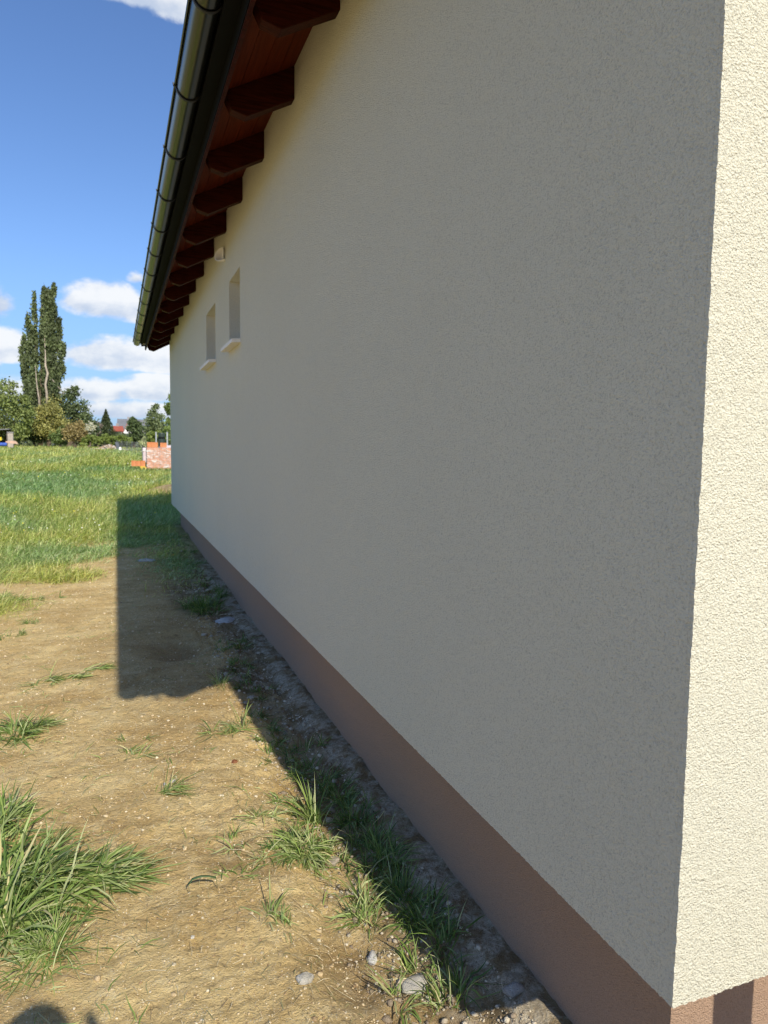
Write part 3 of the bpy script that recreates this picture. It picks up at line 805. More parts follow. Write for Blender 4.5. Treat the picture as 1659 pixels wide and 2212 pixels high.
def wall_weeds():
    parts = []
    for (px, py, n, L0) in [(415, 1225, 150, .13), (395, 1160, 160, .13), (450, 1300, 90, .12), (520, 1400, 90, .12), (505, 1440, 110, .12), (480, 1400, 60, .12), (530, 1490, 80, .12), (560, 1500, 60, .11), (540, 1555, 80, .12), (585, 1600, 110, .13), (560, 1650, 50, .12), (620, 1640, 110, .13), (600, 1690, 60, .12), (655, 1690, 150, .15),
                            (690, 1730, 120, .14), (720, 1770, 140, .14), (745, 1800, 130, .14), (770, 1850, 160, .15), (800, 1890, 170, .15), (835, 1935, 140, .15), (850, 1975, 120, .14),
                            (880, 2000, 90, .14), (905, 2040, 70, .13), (430, 1260, 90, .12), (400, 1200, 160, .12), (385, 1180, 180, .13), (365, 1190, 90, .1), (690, 1860, 70, .11)]:
        c = on_ground(px + (34 if py > 1600 else 8), py); parts.append(clump_parts(c, .035 + c[1] * .010, .08 + c[1] * .02, int(n * 1.1), L0 * .8, .0052, .5, w=(2.4, 3, 2, 1, .3, .15)))
    V, F, T = join(parts)
    o = mesh_obj('weeds', V, F, M_GRASS, None, False, None, {'tint': T}); tag(o, 'ragged band of weeds in the shade along the foot of the wall', 'weeds', kind='stuff')
wall_weeds()


def stray():
    n = 520
    y = 1.5 * (12 / 1.5) ** RNG.random(n); x = -1.15 - .15 * y + RNG.random(n) * (.95 + .13 * y)
    cx = fbm(x, y, 1.7, 2) > -.05; x, y = x[cx], y[cx]; n = len(x)
    rep = RNG.integers(1, 5, n); x = np.repeat(x, rep) + RNG.normal(0, .025, rep.sum()); y = np.repeat(y, rep) + RNG.normal(0, .025, rep.sum()); n = len(x)
    P = np.stack([x, y, ground(x, y) - .003], -1)
    e0 = RNG.uniform(.1, .9, n)
    v = blades(P, RNG.uniform(0, 6.28, n), RNG.uniform(.04, .13, n), RNG.uniform(.002, .0048, n), e0, e0 - RNG.uniform(.4, 1.6, n), 4, gtint(n, (.5, 1.5, 3, 3, 2.5, 1)))
    V, F, T = join([v])
    o = mesh_obj('stray_grass', V, F, M_GRASS, None, False, None, {'tint': T}); tag(o, 'single stray blades of grass scattered over the bare soil', 'grass', kind='stuff')
    # straw and dry bits
    n = 13000; y = 1.4 * (11 / 1.4) ** RNG.random(n); x = -1.15 - .16 * y + RNG.random(n) * (1.0 + .15 * y)
    k = RNG.random(n) < .35 + .65 * sstep(fbm(x, y, 2.1, 2), -.1, .3) + sstep(x, -.8, -.4) * .3; x, y = x[k], y[k]; n = len(x)
    P = np.stack([x, y, ground(x, y) + .004], -1)
    base = np.array([(.62, .50, .30), (.70, .60, .40), (.48, .36, .20), (.36, .26, .15), (.30, .30, .14)])[RNG.integers(0, 5, n)]
    v = blades(P, RNG.uniform(0, 6.28, n), RNG.exponential(.022, n) + .008, RNG.uniform(.001, .0026, n), RNG.uniform(-.05, .35, n), RNG.uniform(-.4, .1, n), 2, base)
    V, F, T = v
    o = mesh_obj('straw_litter', V, F, M_STRAW, None, False, None, {'tint': T}); tag(o, 'dry straw bits littering the bare soil', 'straw', kind='stuff')
stray()


# ------------------------------------------------------------------ stones
def rock(c, r, seed, flat=.6, sub=2):
    import bmesh
    bm = bmesh.new(); bmesh.ops.create_icosphere(bm, subdivisions=sub, radius=1.0); rg = np.random.default_rng(seed)
    cuts = [(Vector(rg.normal(0, 1, 3)).normalized(), rg.uniform(.55, .85)) for _ in range(9)]
    for v in bm.verts:
        for nrm, d in cuts:
            t = v.co.dot(nrm)
            if t > d: v.co -= nrm * (t - d) * .9
        v.co *= 1 + .08 * math.sin(v.co.x * 5 + seed) * math.cos(v.co.y * 4) + rg.normal(0, .02)
    a = rg.uniform(0, 6.28); sx, sy = rg.uniform(.8, 1.3), rg.uniform(.7, 1.0)
    vs = []
    for v in bm.verts:
        x, y, z = v.co.x * sx * r, v.co.y * sy * r, v.co.z * r * flat
        vs.append((c[0] + x * math.cos(a) - y * math.sin(a), c[1] + x * math.sin(a) + y * math.cos(a), c[2] + z))
    fs = [tuple(v.index for v in f.verts) for f in bm.faces]; bm.free(); return np.array(vs), np.array(fs)


def stone(label, px, py, r, seed, col, flat=.55, sink=.25, group=None):
    p = on_ground(px, py); v, f = rock((p[0], p[1], p[2] + r * flat * (1 - 2 * sink) * .5), r, seed, flat, 3)
    t = np.tile(np.array(col) * .85, (len(v), 1)) * (1 + .10 * RNG.standard_normal((len(v), 1)))
    o = mesh_obj('stone', v, f, M_STONE, None, False, (p[0], p[1], p[2]), {'tint': np.clip(t, 0, .9)}); tag(o, label, 'stone', group); return o
stone('flat pale stone lying on sunny soil near the bottom of the view', 762 - 103, 2123, .030, 3, (.60, .56, .48), .5)
stone('small round white pebble on the sunny soil right of the large grass clump', 416, 2038, .0105, 5, (.74, .70, .60), .6)
stone('white stone in the long shadow on bare soil near the far weeds', 315, 1212, .12, 8, (.66, .64, .60), .28)
stone('whitish lump in the middle of the bare soil among flattened blades', 373, 1690, .022, 11, (.72, .68, .60), .4)
stone('smaller whitish lump just left of its twin among the flattened blades', 356, 1697, .013, 12, (.70, .66, .58), .4)
stone('pale clod at the shadow edge below the bright grass clump', 720, 1865, .032, 14, (.55, .47, .38), .5)
stone('reddish brown clod on sunny soil right of the bright grass clump', 702, 1873, .020, 15, (.36, .22, .14), .55)
stone('white chalky lump in sun beside the shadow edge near the bottom', 805, 2085, .030, 18, (.76, .73, .66), .5)
stone('broad pale slab of mortar straddling the shadow edge near the bottom', 905, 2140, .060, 21, (.62, .58, .50), .35)
stone('terracotta coloured shard among shaded weeds along the wall', 507, 1405 + 243, .026, 23, (.33, .13, .06), .5)
stone('cream coloured lump half in the weeds at the shadow corner', 545, 1510, .035, 25, (.60, .52, .40), .4)
stone('grey clod of mortar against the foot of the plinth near the bottom', 1110, 2160, .040, 27, (.40, .38, .34), .7)
stone('large white mortar lump in shade beside the plinth beyond the dark grass clump', 490, 1345, .11, 31, (.66, .64, .60), .35)


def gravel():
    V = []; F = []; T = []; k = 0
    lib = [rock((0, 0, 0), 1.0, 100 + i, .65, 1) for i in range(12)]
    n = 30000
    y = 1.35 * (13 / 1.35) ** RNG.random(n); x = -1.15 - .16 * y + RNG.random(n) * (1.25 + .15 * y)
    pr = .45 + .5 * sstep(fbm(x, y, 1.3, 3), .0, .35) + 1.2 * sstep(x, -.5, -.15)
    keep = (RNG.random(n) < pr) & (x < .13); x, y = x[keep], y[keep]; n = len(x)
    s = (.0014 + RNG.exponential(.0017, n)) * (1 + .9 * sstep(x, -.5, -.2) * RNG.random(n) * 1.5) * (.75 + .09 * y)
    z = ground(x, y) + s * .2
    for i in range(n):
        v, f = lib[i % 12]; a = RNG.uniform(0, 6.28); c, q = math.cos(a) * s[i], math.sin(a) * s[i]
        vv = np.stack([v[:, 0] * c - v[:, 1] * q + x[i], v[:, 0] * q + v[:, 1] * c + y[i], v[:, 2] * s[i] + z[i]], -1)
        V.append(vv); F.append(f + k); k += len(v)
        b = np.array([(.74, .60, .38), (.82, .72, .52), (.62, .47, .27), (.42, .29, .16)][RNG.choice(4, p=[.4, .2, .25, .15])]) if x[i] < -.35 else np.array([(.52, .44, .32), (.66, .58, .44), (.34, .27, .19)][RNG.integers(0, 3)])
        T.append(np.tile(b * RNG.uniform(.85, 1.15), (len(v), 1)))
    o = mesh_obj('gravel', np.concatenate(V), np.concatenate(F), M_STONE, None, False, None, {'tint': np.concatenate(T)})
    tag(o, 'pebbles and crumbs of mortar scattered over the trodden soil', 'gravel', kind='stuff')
gravel()


# ------------------------------------------------------------------ trees and far things
def leafcloud(C, size, tint, aspect=.62, updir=None):
    n = len(C); a = RNG.normal(0, 1, (n, 3)); 
    if updir is not None: a = a * .45 + np.array(updir)
    a /= np.linalg.norm(a, axis=1)[:, None]
    b = RNG.normal(0, 1, (n, 3)); b -= a * (a * b).sum(1)[:, None]; b /= np.linalg.norm(b, axis=1)[:, None]
    s = (size * RNG.uniform(.6, 1.35, n))[:, None]
    V = np.stack([C - a * s, C + b * s * aspect, C + a * s, C - b * s * aspect], 1).reshape(-1, 3)
    return V, np.arange(4 * n).reshape(n, 4), np.repeat(tint, 4, 0)


def ltint(n, base, C=None, jit=.16):
    c = np.tile(np.array(base) * np.array([1.75, 1.65, 1.75]), (n, 1)) * (1 + RNG.normal(0, jit, (n, 1)))
    if C is not None: c = c * (1 + .32 * fbm(C[:, 0] + C[:, 1] * .3, C[:, 2], .7, 2))[:, None]
    return np.clip(c, .005, .7)


def crown_pts(blobs, Y, n, sub=.34, shell=.55):
    """blobs: (px, py, rx, ry) seen at distance Y; leaves gather in sub-clumps inside each ellipsoid"""
    out = []; S = Y / FPX * 1.0
    ar = sum(b[2] * b[3] for b in blobs)
    for (px, py, rx, ry) in blobs:
        c = at(px, py, Y); rx, ry = rx * S, ry * S; m = max(30, int(n * (rx * ry) / (ar * S * S)))
        ns = max(6, m // 55)
        d = RNG.normal(0, 1, (ns, 3)); d /= np.linalg.norm(d, axis=1)[:, None]; d *= (shell + (1 - shell) * RNG.random((ns, 1)))
        sc_ = np.array([rx, rx * .9, ry]); cen = c + d * sc_ * .86
        k = RNG.integers(0, ns, m); rr_ = RNG.uniform(.6, 1.3, ns)[k][:, None]
        out.append(cen[k] + RNG.normal(0, 1, (m, 3)) * sc_.min() * sub * .55 * rr_ * np.array([1, 1, .8]))
    return np.concatenate(out)


def limbs(base, tips, r0, mat_, parent, name='trunk', wob=.15):
    m = MB(); base = Vector(base)
    for i, t in enumerate(tips):
        t = Vector(t); n = 6; pts = []
        for k in range(n + 1):
            f = k / n; p = base.lerp(t, f); p = p + Vector((random.uniform(-1, 1), random.uniform(-1, 1), 0)) * wob * math.sin(f * math.pi)
            if i: p = p + (Vector((base.x, base.y, p.z)) - p) * (1 - f) * .45
            pts.append(p)
        rr_ = r0 if i == 0 else r0 * .45
        m.tube(pts, [rr_ * (1 - .85 * k / n) + .01 for k in range(n + 1)], 7)
    return m.build(name, mat_, parent, smooth=True)


def tree(name, label, blobs, Y, n, leaf, base, trunk_px, cat='tree', group=None, r0=.14, bark=None, sub=.34, tips=6):
    gx_, gy_ = at(trunk_px, 960, Y)[:2]; gz_ = float(ground(gx_, gy_))
    root = empty(name, (gx_, gy_, gz_)); tag(root, label, cat, group)
    C = crown_pts(blobs, Y, n, sub); C[:, 2] = np.maximum(C[:, 2], gz_ + .03)
    V, F, T = leafcloud(C, leaf, ltint(len(C), base, C))
    mesh_obj('crown', V, F, M_LEAF, root, False, None, {'tint': T})
    tp = [at(b[0], b[1] - b[3] * .4, Y) for b in blobs][:tips]
    limbs((gx_, gy_, gz_ - .3), tp, r0, bark or M_BARK, root)
    return root


def poplar():
    Y = 85; gx_, gy_ = at(86, 955, Y)[:2]; gz_ = float(ground(gx_, gy_))
    root = empty('poplar_tree', (gx_, gy_, gz_)); tag(root, 'tall dark columnar poplar with several pointed spires towering over the other trees', 'tree')
    sp = [(60, 682, 74, 880, 8.0, 1500), (74, 631, 80, 880, 6.0, 1900), (95, 620, 93, 880, 6.5, 2300), (104, 628, 98, 880, 7.5, 2500), (116, 616, 106, 880, 9.5, 3600), (129, 688, 116, 872, 8, 1700),
          (50, 726, 68, 880, 6, 1100), (45, 752, 66, 886, 5.5, 900), (139, 748, 120, 866, 7, 1300), (110, 700, 104, 880, 11, 2200), (68, 790, 76, 890, 9, 1300), (122, 790, 108, 880, 9, 1500), (56, 830, 72, 895, 6, 700)]
    V = []; TF = []
    for (tx, ty, bx, by, hw, n) in sp:
        n = int(n * 1.3)
        f = RNG.random(n) ** .85
        # sub tufts climbing the spire
        nt = n // 34; tf = RNG.random(nt) ** .85; ang = RNG.uniform(0, 6.28, nt); rr_ = np.sqrt(RNG.random(nt)) * .95
        prof = lambda q: np.interp(q, [0, .15, .5, .85, 1], [.55, .85, 1.0, .55, .10])
        cx = bx + (tx - bx) * tf ** 1.15; cy_ = by + (ty - by) * tf
        S = Y / FPX
        cen = np.array([at(a, b, Y) for a, b in zip(cx, cy_)])
        cen[:, 0] += np.cos(ang) * rr_ * hw * 1.22 * S * prof(tf); cen[:, 1] += np.sin(ang) * rr_ * hw * S * prof(tf) * 1.2
        k = RNG.integers(0, nt, n)
        TF.append(RNG.uniform(.65, 1.5, nt)[k]); V.append(cen[k] + RNG.normal(0, 1, (n, 3)) * np.array([.13, .16, .30]) * (.6 + .5 * prof(tf))[k][:, None])
    C = np.concatenate(V); TF = np.concatenate(TF)
    slit = np.abs(C[:, 0] - at(84, 750, Y)[0]) < .06
    kp = ~(slit & (C[:, 2] > at(80, 800, Y)[2])); C = C[kp]; TF = TF[kp]
    v, F, T = leafcloud(C, .15, ltint(len(C), (.070, .092, .036), C, .2) * TF[:, None], .55, (0, 0, .9))
    mesh_obj('crown', v, F, M_LEAF, root, False, None, {'tint': T})
    b = Vector((gx_, gy_, gz_ - .3))
    m = MB()
    for (tx, ty, w) in ((90, 640, .20), (100, 680, .16), (114, 640, .16), (75, 660, .12), (60, 720, .09), (129, 720, .09), (50, 760, .07)):
        t = Vector(at(tx, ty, Y)); pts = []
        for k in range(9): f = k / 8; p = b.lerp(t, f); p.x = b.x + (t.x - b.x) * f ** .8 + random.uniform(-.05, .05); pts.append(p)
        m.tube(pts, [w * (1 - .85 * k / 8) + .012 for k in range(9)], 7)
    m.build('trunk', M_BARK, root, smooth=True)
    d = MB()
    P = [at(102, 880, Y - 1.2), at(101, 850, Y - 1.2), at(98, 830, Y - 1.1), at(103, 806, Y - 1.1), at(98, 790, Y - 1.1), at(98, 765, Y - .7), at(95, 700, Y - .1), at(93, 655, Y)]
    d.tube(P, [.15, .13, .11, .12, .10, .05, .03, .015], 7)
    d.tube([at(86, 885, Y - 1.3), at(84, 860, Y - 1.35), at(80, 835, Y - 1.3), at(76, 790, Y - 1)], [.10, .09, .06, .02], 6)
    d.tube([at(113, 820, Y - 1.3), at(125, 835, Y - 1.4), at(137, 850, Y - 1.5)], [.035, .04, .05], 6)
    d.tube([at(134, 852, Y - 1.5), at(142, 846, Y - 1.5), at(150, 842, Y - 1.5), at(160, 838, Y - 1.5)], [.09, .05, .03, .01], 6)
    d.build('dead_limb', M_BARKPALE, root, smooth=True)
    C = crown_pts([(124, 858, 9, 9), (131, 870, 7, 6)], Y - 1.6, 700, .4, .3)
    v, F, T = leafcloud(C, .10, ltint(len(C), (.20, .16, .025), C), .6)
    mesh_obj('mistletoe', v, F, M_LEAF, root, False, None, {'tint': T})
poplar()

LG, MG, DG, YG = (.135, .170, .050), (.085, .115, .032), (.045, .065, .022), (.20, .20, .060)
tree('field_tree', 'light green open-crowned tree left of the tall poplar',
     [(30, 870, 26, 26), (50, 890, 20, 26), (15, 880, 40, 30), (40, 905, 30, 35), (-10, 850, 25, 30), (22, 838, 14, 20), (45, 865, 14, 18), (-40, 890, 40, 50), (12, 930, 40, 22), (50, 932, 18, 20)], 74, 9500, .115, LG, 10, sub=.5)
tree('broad_tree', 'broad green tree spreading right of the tall poplar',
     [(188, 915, 20, 30), (172, 915, 26, 26), (198, 930, 14, 20), (150, 870, 26, 24), (170, 885, 24, 26), (140, 900, 30, 25), (125, 890, 20, 22), (158, 848, 14, 18), (120, 835, 10, 12)], 82, 9000, .12, (.085, .115, .045), 145, sub=.42)
tree('feathery_tree', 'yellowish feathery tree standing in front of the poplar trunk',
     [(110, 890, 22, 26), (98, 920, 26, 26), (125, 925, 22, 22), (88, 895, 10, 20)], 76, 6500, .10, YG, 105, sub=.5)
tree('thicket_bush', 'dark green bush at the foot of the poplar', [(75, 930, 26, 24), (90, 945, 22, 14), (60, 905, 14, 16)], 78, 4200, .11, (.06, .085, .028), 75, 'bush')
tree('round_bush', 'deep green rounded bush between the feathery tree and the brown bush', [(128, 945, 18, 14), (140, 935, 14, 14)], 73, 2800, .10, (.075, .11, .03), 130, 'bush')
tree('brown_bush', 'brownish arching bush at the right foot of the broad tree', [(160, 935, 24, 18), (180, 945, 18, 12), (172, 918, 12, 10)], 72, 3400, .10, (.20, .165, .065), 162, 'bush', sub=.45)
tree('low_bush', 'bright green low bush between the brown bush and the conifer', [(195, 948, 16, 9), (185, 955, 16, 6)], 71, 1700, .10, (.13, .17, .04), 190, 'bush')
tree('blossom_bush', 'bush with white blossom beside the conifer', [(196, 922, 10, 9), (190, 930, 10, 9)], 80, 1500, .09, (.36, .36, .27), 195, 'bush')
tree('left_thicket', 'dark tall bush behind the planks at the left edge', [(5, 915, 30, 18), (35, 938, 20, 18), (-30, 935, 30, 25)], 80, 4200, .12, (.07, .09, .03), 20, 'bush')
tree('hazy_tree', 'round dark green tree in front of the grey roof', [(290, 925, 17, 20), (288, 912, 10, 12), (296, 945, 20, 12)], 80, 4800, .11, (.06, .088, .030), 290)
tree('garden_tree', 'taller light tree right of the grey roof', [(335, 905, 18, 22), (336, 885, 9, 12), (345, 925, 20, 20), (325, 930, 14, 14)], 84, 5200, .11, (.10, .13, .055), 335, sub=.45)
tree('edge_tree', 'bright leafy tree rising beside the far corner of the house wall', [(372, 900, 12, 26), (366, 880, 8, 14), (380, 860, 14, 20), (372, 935, 16, 20)], 62, 4200, .10, (.13, .18, .05), 376, sub=.5)
tree('yellow_green_bush', 'yellow green bush behind the two pale posts', [(345, 940, 22, 12), (325, 946, 14, 10), (362, 945, 14, 12)], 66, 3000, .09, (.13, .17, .04), 345, 'bush')
tree('bare_shrub', 'thin greyish shrub left of the conifer', [(211, 925, 9, 14)], 90, 500, .08, (.20, .17, .14), 212, 'shrub', sub=.6, tips=1)
tree('sapling', 'slender pale young tree left of the brick stack', [(311, 950, 4, 12), (306, 957, 7, 7), (315, 960, 5, 6)], 46, 420, .045, (.30, .33, .18), 310, 'sapling', r0=.03, sub=.6)
hedge_pts = [(205 + 9 * i, 950 + 3 * math.sin(i * 1.7), 9, 9) for i in range(9)]
tree('hedge', 'long low bright green hedge in front of the conifer and the houses', hedge_pts, 78, 4600, .10, (.12, .16, .038), 240, 'hedge', r0=.05)


def conifer():
    Y = 95; gx_, gy_ = at(230, 957, Y)[:2]; gz_ = float(ground(gx_, gy_)); root = empty('conifer', (gx_, gy_, gz_))
    tag(root, 'dark pointed conifer standing alone left of the red roofed house', 'tree')
    top = at(229, 886, Y); H = top[2] - gz_; n = 7000
    f = RNG.random(n) ** .75; lay = np.round(f * 13) / 13 + RNG.normal(0, .02, n); f = np.clip(1 - lay, 0, 1)
    a = RNG.uniform(0, 6.28, n); r = (1 - f) * 1.9 * np.sqrt(RNG.random(n)) * (1 + .18 * np.sin(a * 5 + f * 30)) + .03
    C = np.stack([gx_ + r * np.cos(a), gy_ + r * np.sin(a), gz_ + H * f - r * .15 + RNG.normal(0, .06, n)], -1)
    v, F, T = leafcloud(C, .13, ltint(n, (.040, .056, .022), C), .4); mesh_obj('crown', v, F, M_LEAF, root, False, None, {'tint': T})
    limbs((gx_, gy_, gz_ - .2), [tuple(top)], .14, M_BARK, root, wob=.02)
conifer()


# far tree line closing the horizon
def treeline():
    n = 26000; x = RNG.uniform(-75, 75, n); y = RNG.uniform(125, 150, n); top = 2.2 + 2.6 * (fbm(x, x * 0, .09, 3) + .5)
    z = ground(x, y, False) + top * RNG.random(n) ** .8
    C = np.stack([x, y, z], -1); v, F, T = leafcloud(C, .42, ltint(n, (.085, .11, .05), C), .7)
    o = mesh_obj('far_treeline', v, F, M_LEAF, None, False, None, {'tint': T}); tag(o, 'distant low line of green trees along the horizon', 'trees', kind='stuff')
treeline()

# houses behind the trees
M_REDROOF = plain('red roof tiles', (.38, .10, .06), .8, 0, .15, 2); M_GREYROOF = plain('grey roof sheets', (.19, .19, .20), .7, 0, .1, 1)
M_WHITEWALL = plain('white house wall', (.78, .76, .72), .9, 0, .04, 2); M_GREYWALL = plain('grey house wall', (.30, .28, .27), .9, 0, .1, 2)


def gable_house(name, label, Y, pxl, pxr, py_ridge, py_eave, py_base, depth, roofm, wallm, ridge_along_x=True):
    a = at(pxl, py_ridge, Y); b = at(pxr, py_ridge, Y); ze = at(pxl, py_eave, Y)[2]; x0, x1, zr = a[0], b[0], a[2]
    g = float(ground((x0 + x1) / 2, Y)) - .3; root = empty(name, ((x0 + x1) / 2, Y + depth / 2, g)); tag(root, label, 'house')
    m = MB()
    if ridge_along_x:
        yc = Y + depth / 2
        m.add([(x0, Y, g), (x0, Y + depth, g), (x0, Y + depth, ze), (x0, yc, zr), (x0, Y, ze), (x1, Y, g), (x1, Y + depth, g), (x1, Y + depth, ze), (x1, yc, zr), (x1, Y, ze)],
              [(0, 4, 3, 2, 1), (5, 6, 7, 8, 9), (0, 5, 9, 4), (1, 2, 7, 6)])
        m.build('wall', wallm, root)
        r = MB(); o_ = .4; s_ = (zr - ze) / (depth / 2); t = .15
        for sgn, ya in ((-1, Y - o_), (1, Y + depth + o_)):
            zea = ze - o_ * s_
            r.add([(x0 - o_, ya, zea + .05), (x1 + o_, ya, zea + .05), (x1 + o_, yc, zr + .05), (x0 - o_, yc, zr + .05), (x0 - o_, ya, zea + .05 + t), (x1 + o_, ya, zea + .05 + t), (x1 + o_, yc, zr + .05 + t), (x0 - o_, yc, zr + .05 + t)],
                  [(0, 1, 2, 3), (7, 6, 5, 4), (0, 4, 5, 1), (1, 5, 6, 2), (3, 7, 4, 0)])
        rfo = r.build('roof', roofm, root)
        cx = x0 + (x1 - x0) * .3
        MB().box(cx, cx + .5, yc - .25, yc + .25, zr - .3, zr + .7).build('chimney', M_GREYWALL, rfo)
    else:
        xc = (x0 + x1) / 2
        m.prism_y([(x0, g), (x1, g), (x1, ze), (xc, zr), (x0, ze)], Y, Y + depth).build('wall', wallm, root)
        r = MB(); s_ = (zr - ze) / ((x1 - x0) / 2); t = .15; o_ = .35
        r.prism_y([(x0 - o_, ze - o_ * s_ + .03), (xc, zr + .03), (xc, zr + .03 + t), (x0 - o_, ze - o_ * s_ + .03 + t)], Y - .3, Y + depth + .3)
        r.prism_y([(x1 + o_, ze - o_ * s_ + .031), (xc, zr + .031), (xc, zr + .031 + t), (x1 + o_, ze - o_ * s_ + .031 + t)], Y - .3, Y + depth + .3)
        r.build('roof', roofm, root)
    w = MB().box((x0 + x1) / 2 - .45, (x0 + x1) / 2 + .45, Y - .04, Y - .003, ze - 1.3, ze - .2).build('window', M_GLASS, root)
    return root
gable_house('grey_house', 'far house with a broad grey roof rising behind the trees', 170, 257, 318, 905, 925, 960, 9, M_GREYROOF, M_GREYWALL, True)
gable_house('red_house', 'far white gabled house under a steep red roof beside the conifer', 140, 262, 290, 913, 940, 960, 9, M_REDROOF, M_WHITEWALL, False)
gable_house('red_annex', 'low red tiled roof next to the conifer, left of the white gable', 146, 246, 262, 921, 931, 960, 7, M_REDROOF, M_WHITEWALL, True)


# brick stack and yard things beyond the far corner
def brick_mats():
    m, (N, L, M, MIX, RAMP, NOISE) = mat('hollow clay block')
    tc = N('ShaderNodeTexCoord').outputs['Object']; sp = N('ShaderNodeSeparateXYZ'); L(tc, sp.inputs[0])
    gro = M('SINE', M('MULTIPLY', sp.outputs[2], 170.0)); n = NOISE(tc, 6, 4)
    c = MIX(RAMP(n, .3, .7), (.60, .215, .085), (.72, .30, .14)); c = MIX(M('MULTIPLY', M('LESS_THAN', gro, -.55), .35), c, (.38, .12, .05))
    finish(N, L, c, .9, gro, .3, .01, 0, .2)
    f, (N, L, M, MIX, RAMP, NOISE) = mat('torn shrink film')
    tc = N('ShaderNodeTexCoord').outputs['Object']; fm = N('ShaderNodeMapping'); L(tc, fm.inputs[0]); fm.inputs['Scale'].default_value = (1, 1, 2.4); n = NOISE(fm.outputs[0], 1.9, 8, .7, 1.0); n2 = NOISE(fm.outputs[0], 9, 5, .6, .5)
    out = N('ShaderNodeOutputMaterial'); t = N('ShaderNodeBsdfTransparent'); b = N('ShaderNodeBsdfPrincipled'); mx = N('ShaderNodeMixShader')
    b.inputs['Base Color'].default_value = (.85, .80, .74, 1); b.inputs['Roughness'].default_value = .35
    bp = N('ShaderNodeBump'); bp.inputs['Distance'].default_value = .04; bp.inputs['Strength'].default_value = .8; L(n2, bp.inputs['Height']); L(bp.outputs[0], b.inputs['Normal'])
    L(M('ADD', M('MULTIPLY', RAMP(M('ADD', n, M('MULTIPLY', M('SUBTRACT', n2, .5), .6)), .46, .72), .72), .22), mx.inputs[0]); L(t.outputs[0], mx.inputs[1]); L(b.outputs[0], mx.inputs[2]); L(mx.outputs[0], out.inputs[0])
    return m, f
M_BRICK, M_FILM = brick_mats()
M_PALLET = plain('pallet wood', (.45, .33, .18), .9, 0, .2, 6); M_WRAP = plain('pink white wrap', (.68, .55, .55), .35, 0, .1, 3, .4, .03)
M_ZINC = plain('galvanised steel', (.55, .56, .56), .45, .4, .08, 8); M_FENCE = plain('weathered grey wire', (.16, .17, .18), .6, .2, .1, 4); M_DGREEN = plain('dark green plastic', (.035, .05, .04), .5, 0, .1, 3)


def brick_block(m, x0, x1, y0, y1, z0, z1, gap=.006):
    m.box(x0 + gap, x1 - gap, y0 + gap, y1 - gap, z0 + gap, z1 - gap)


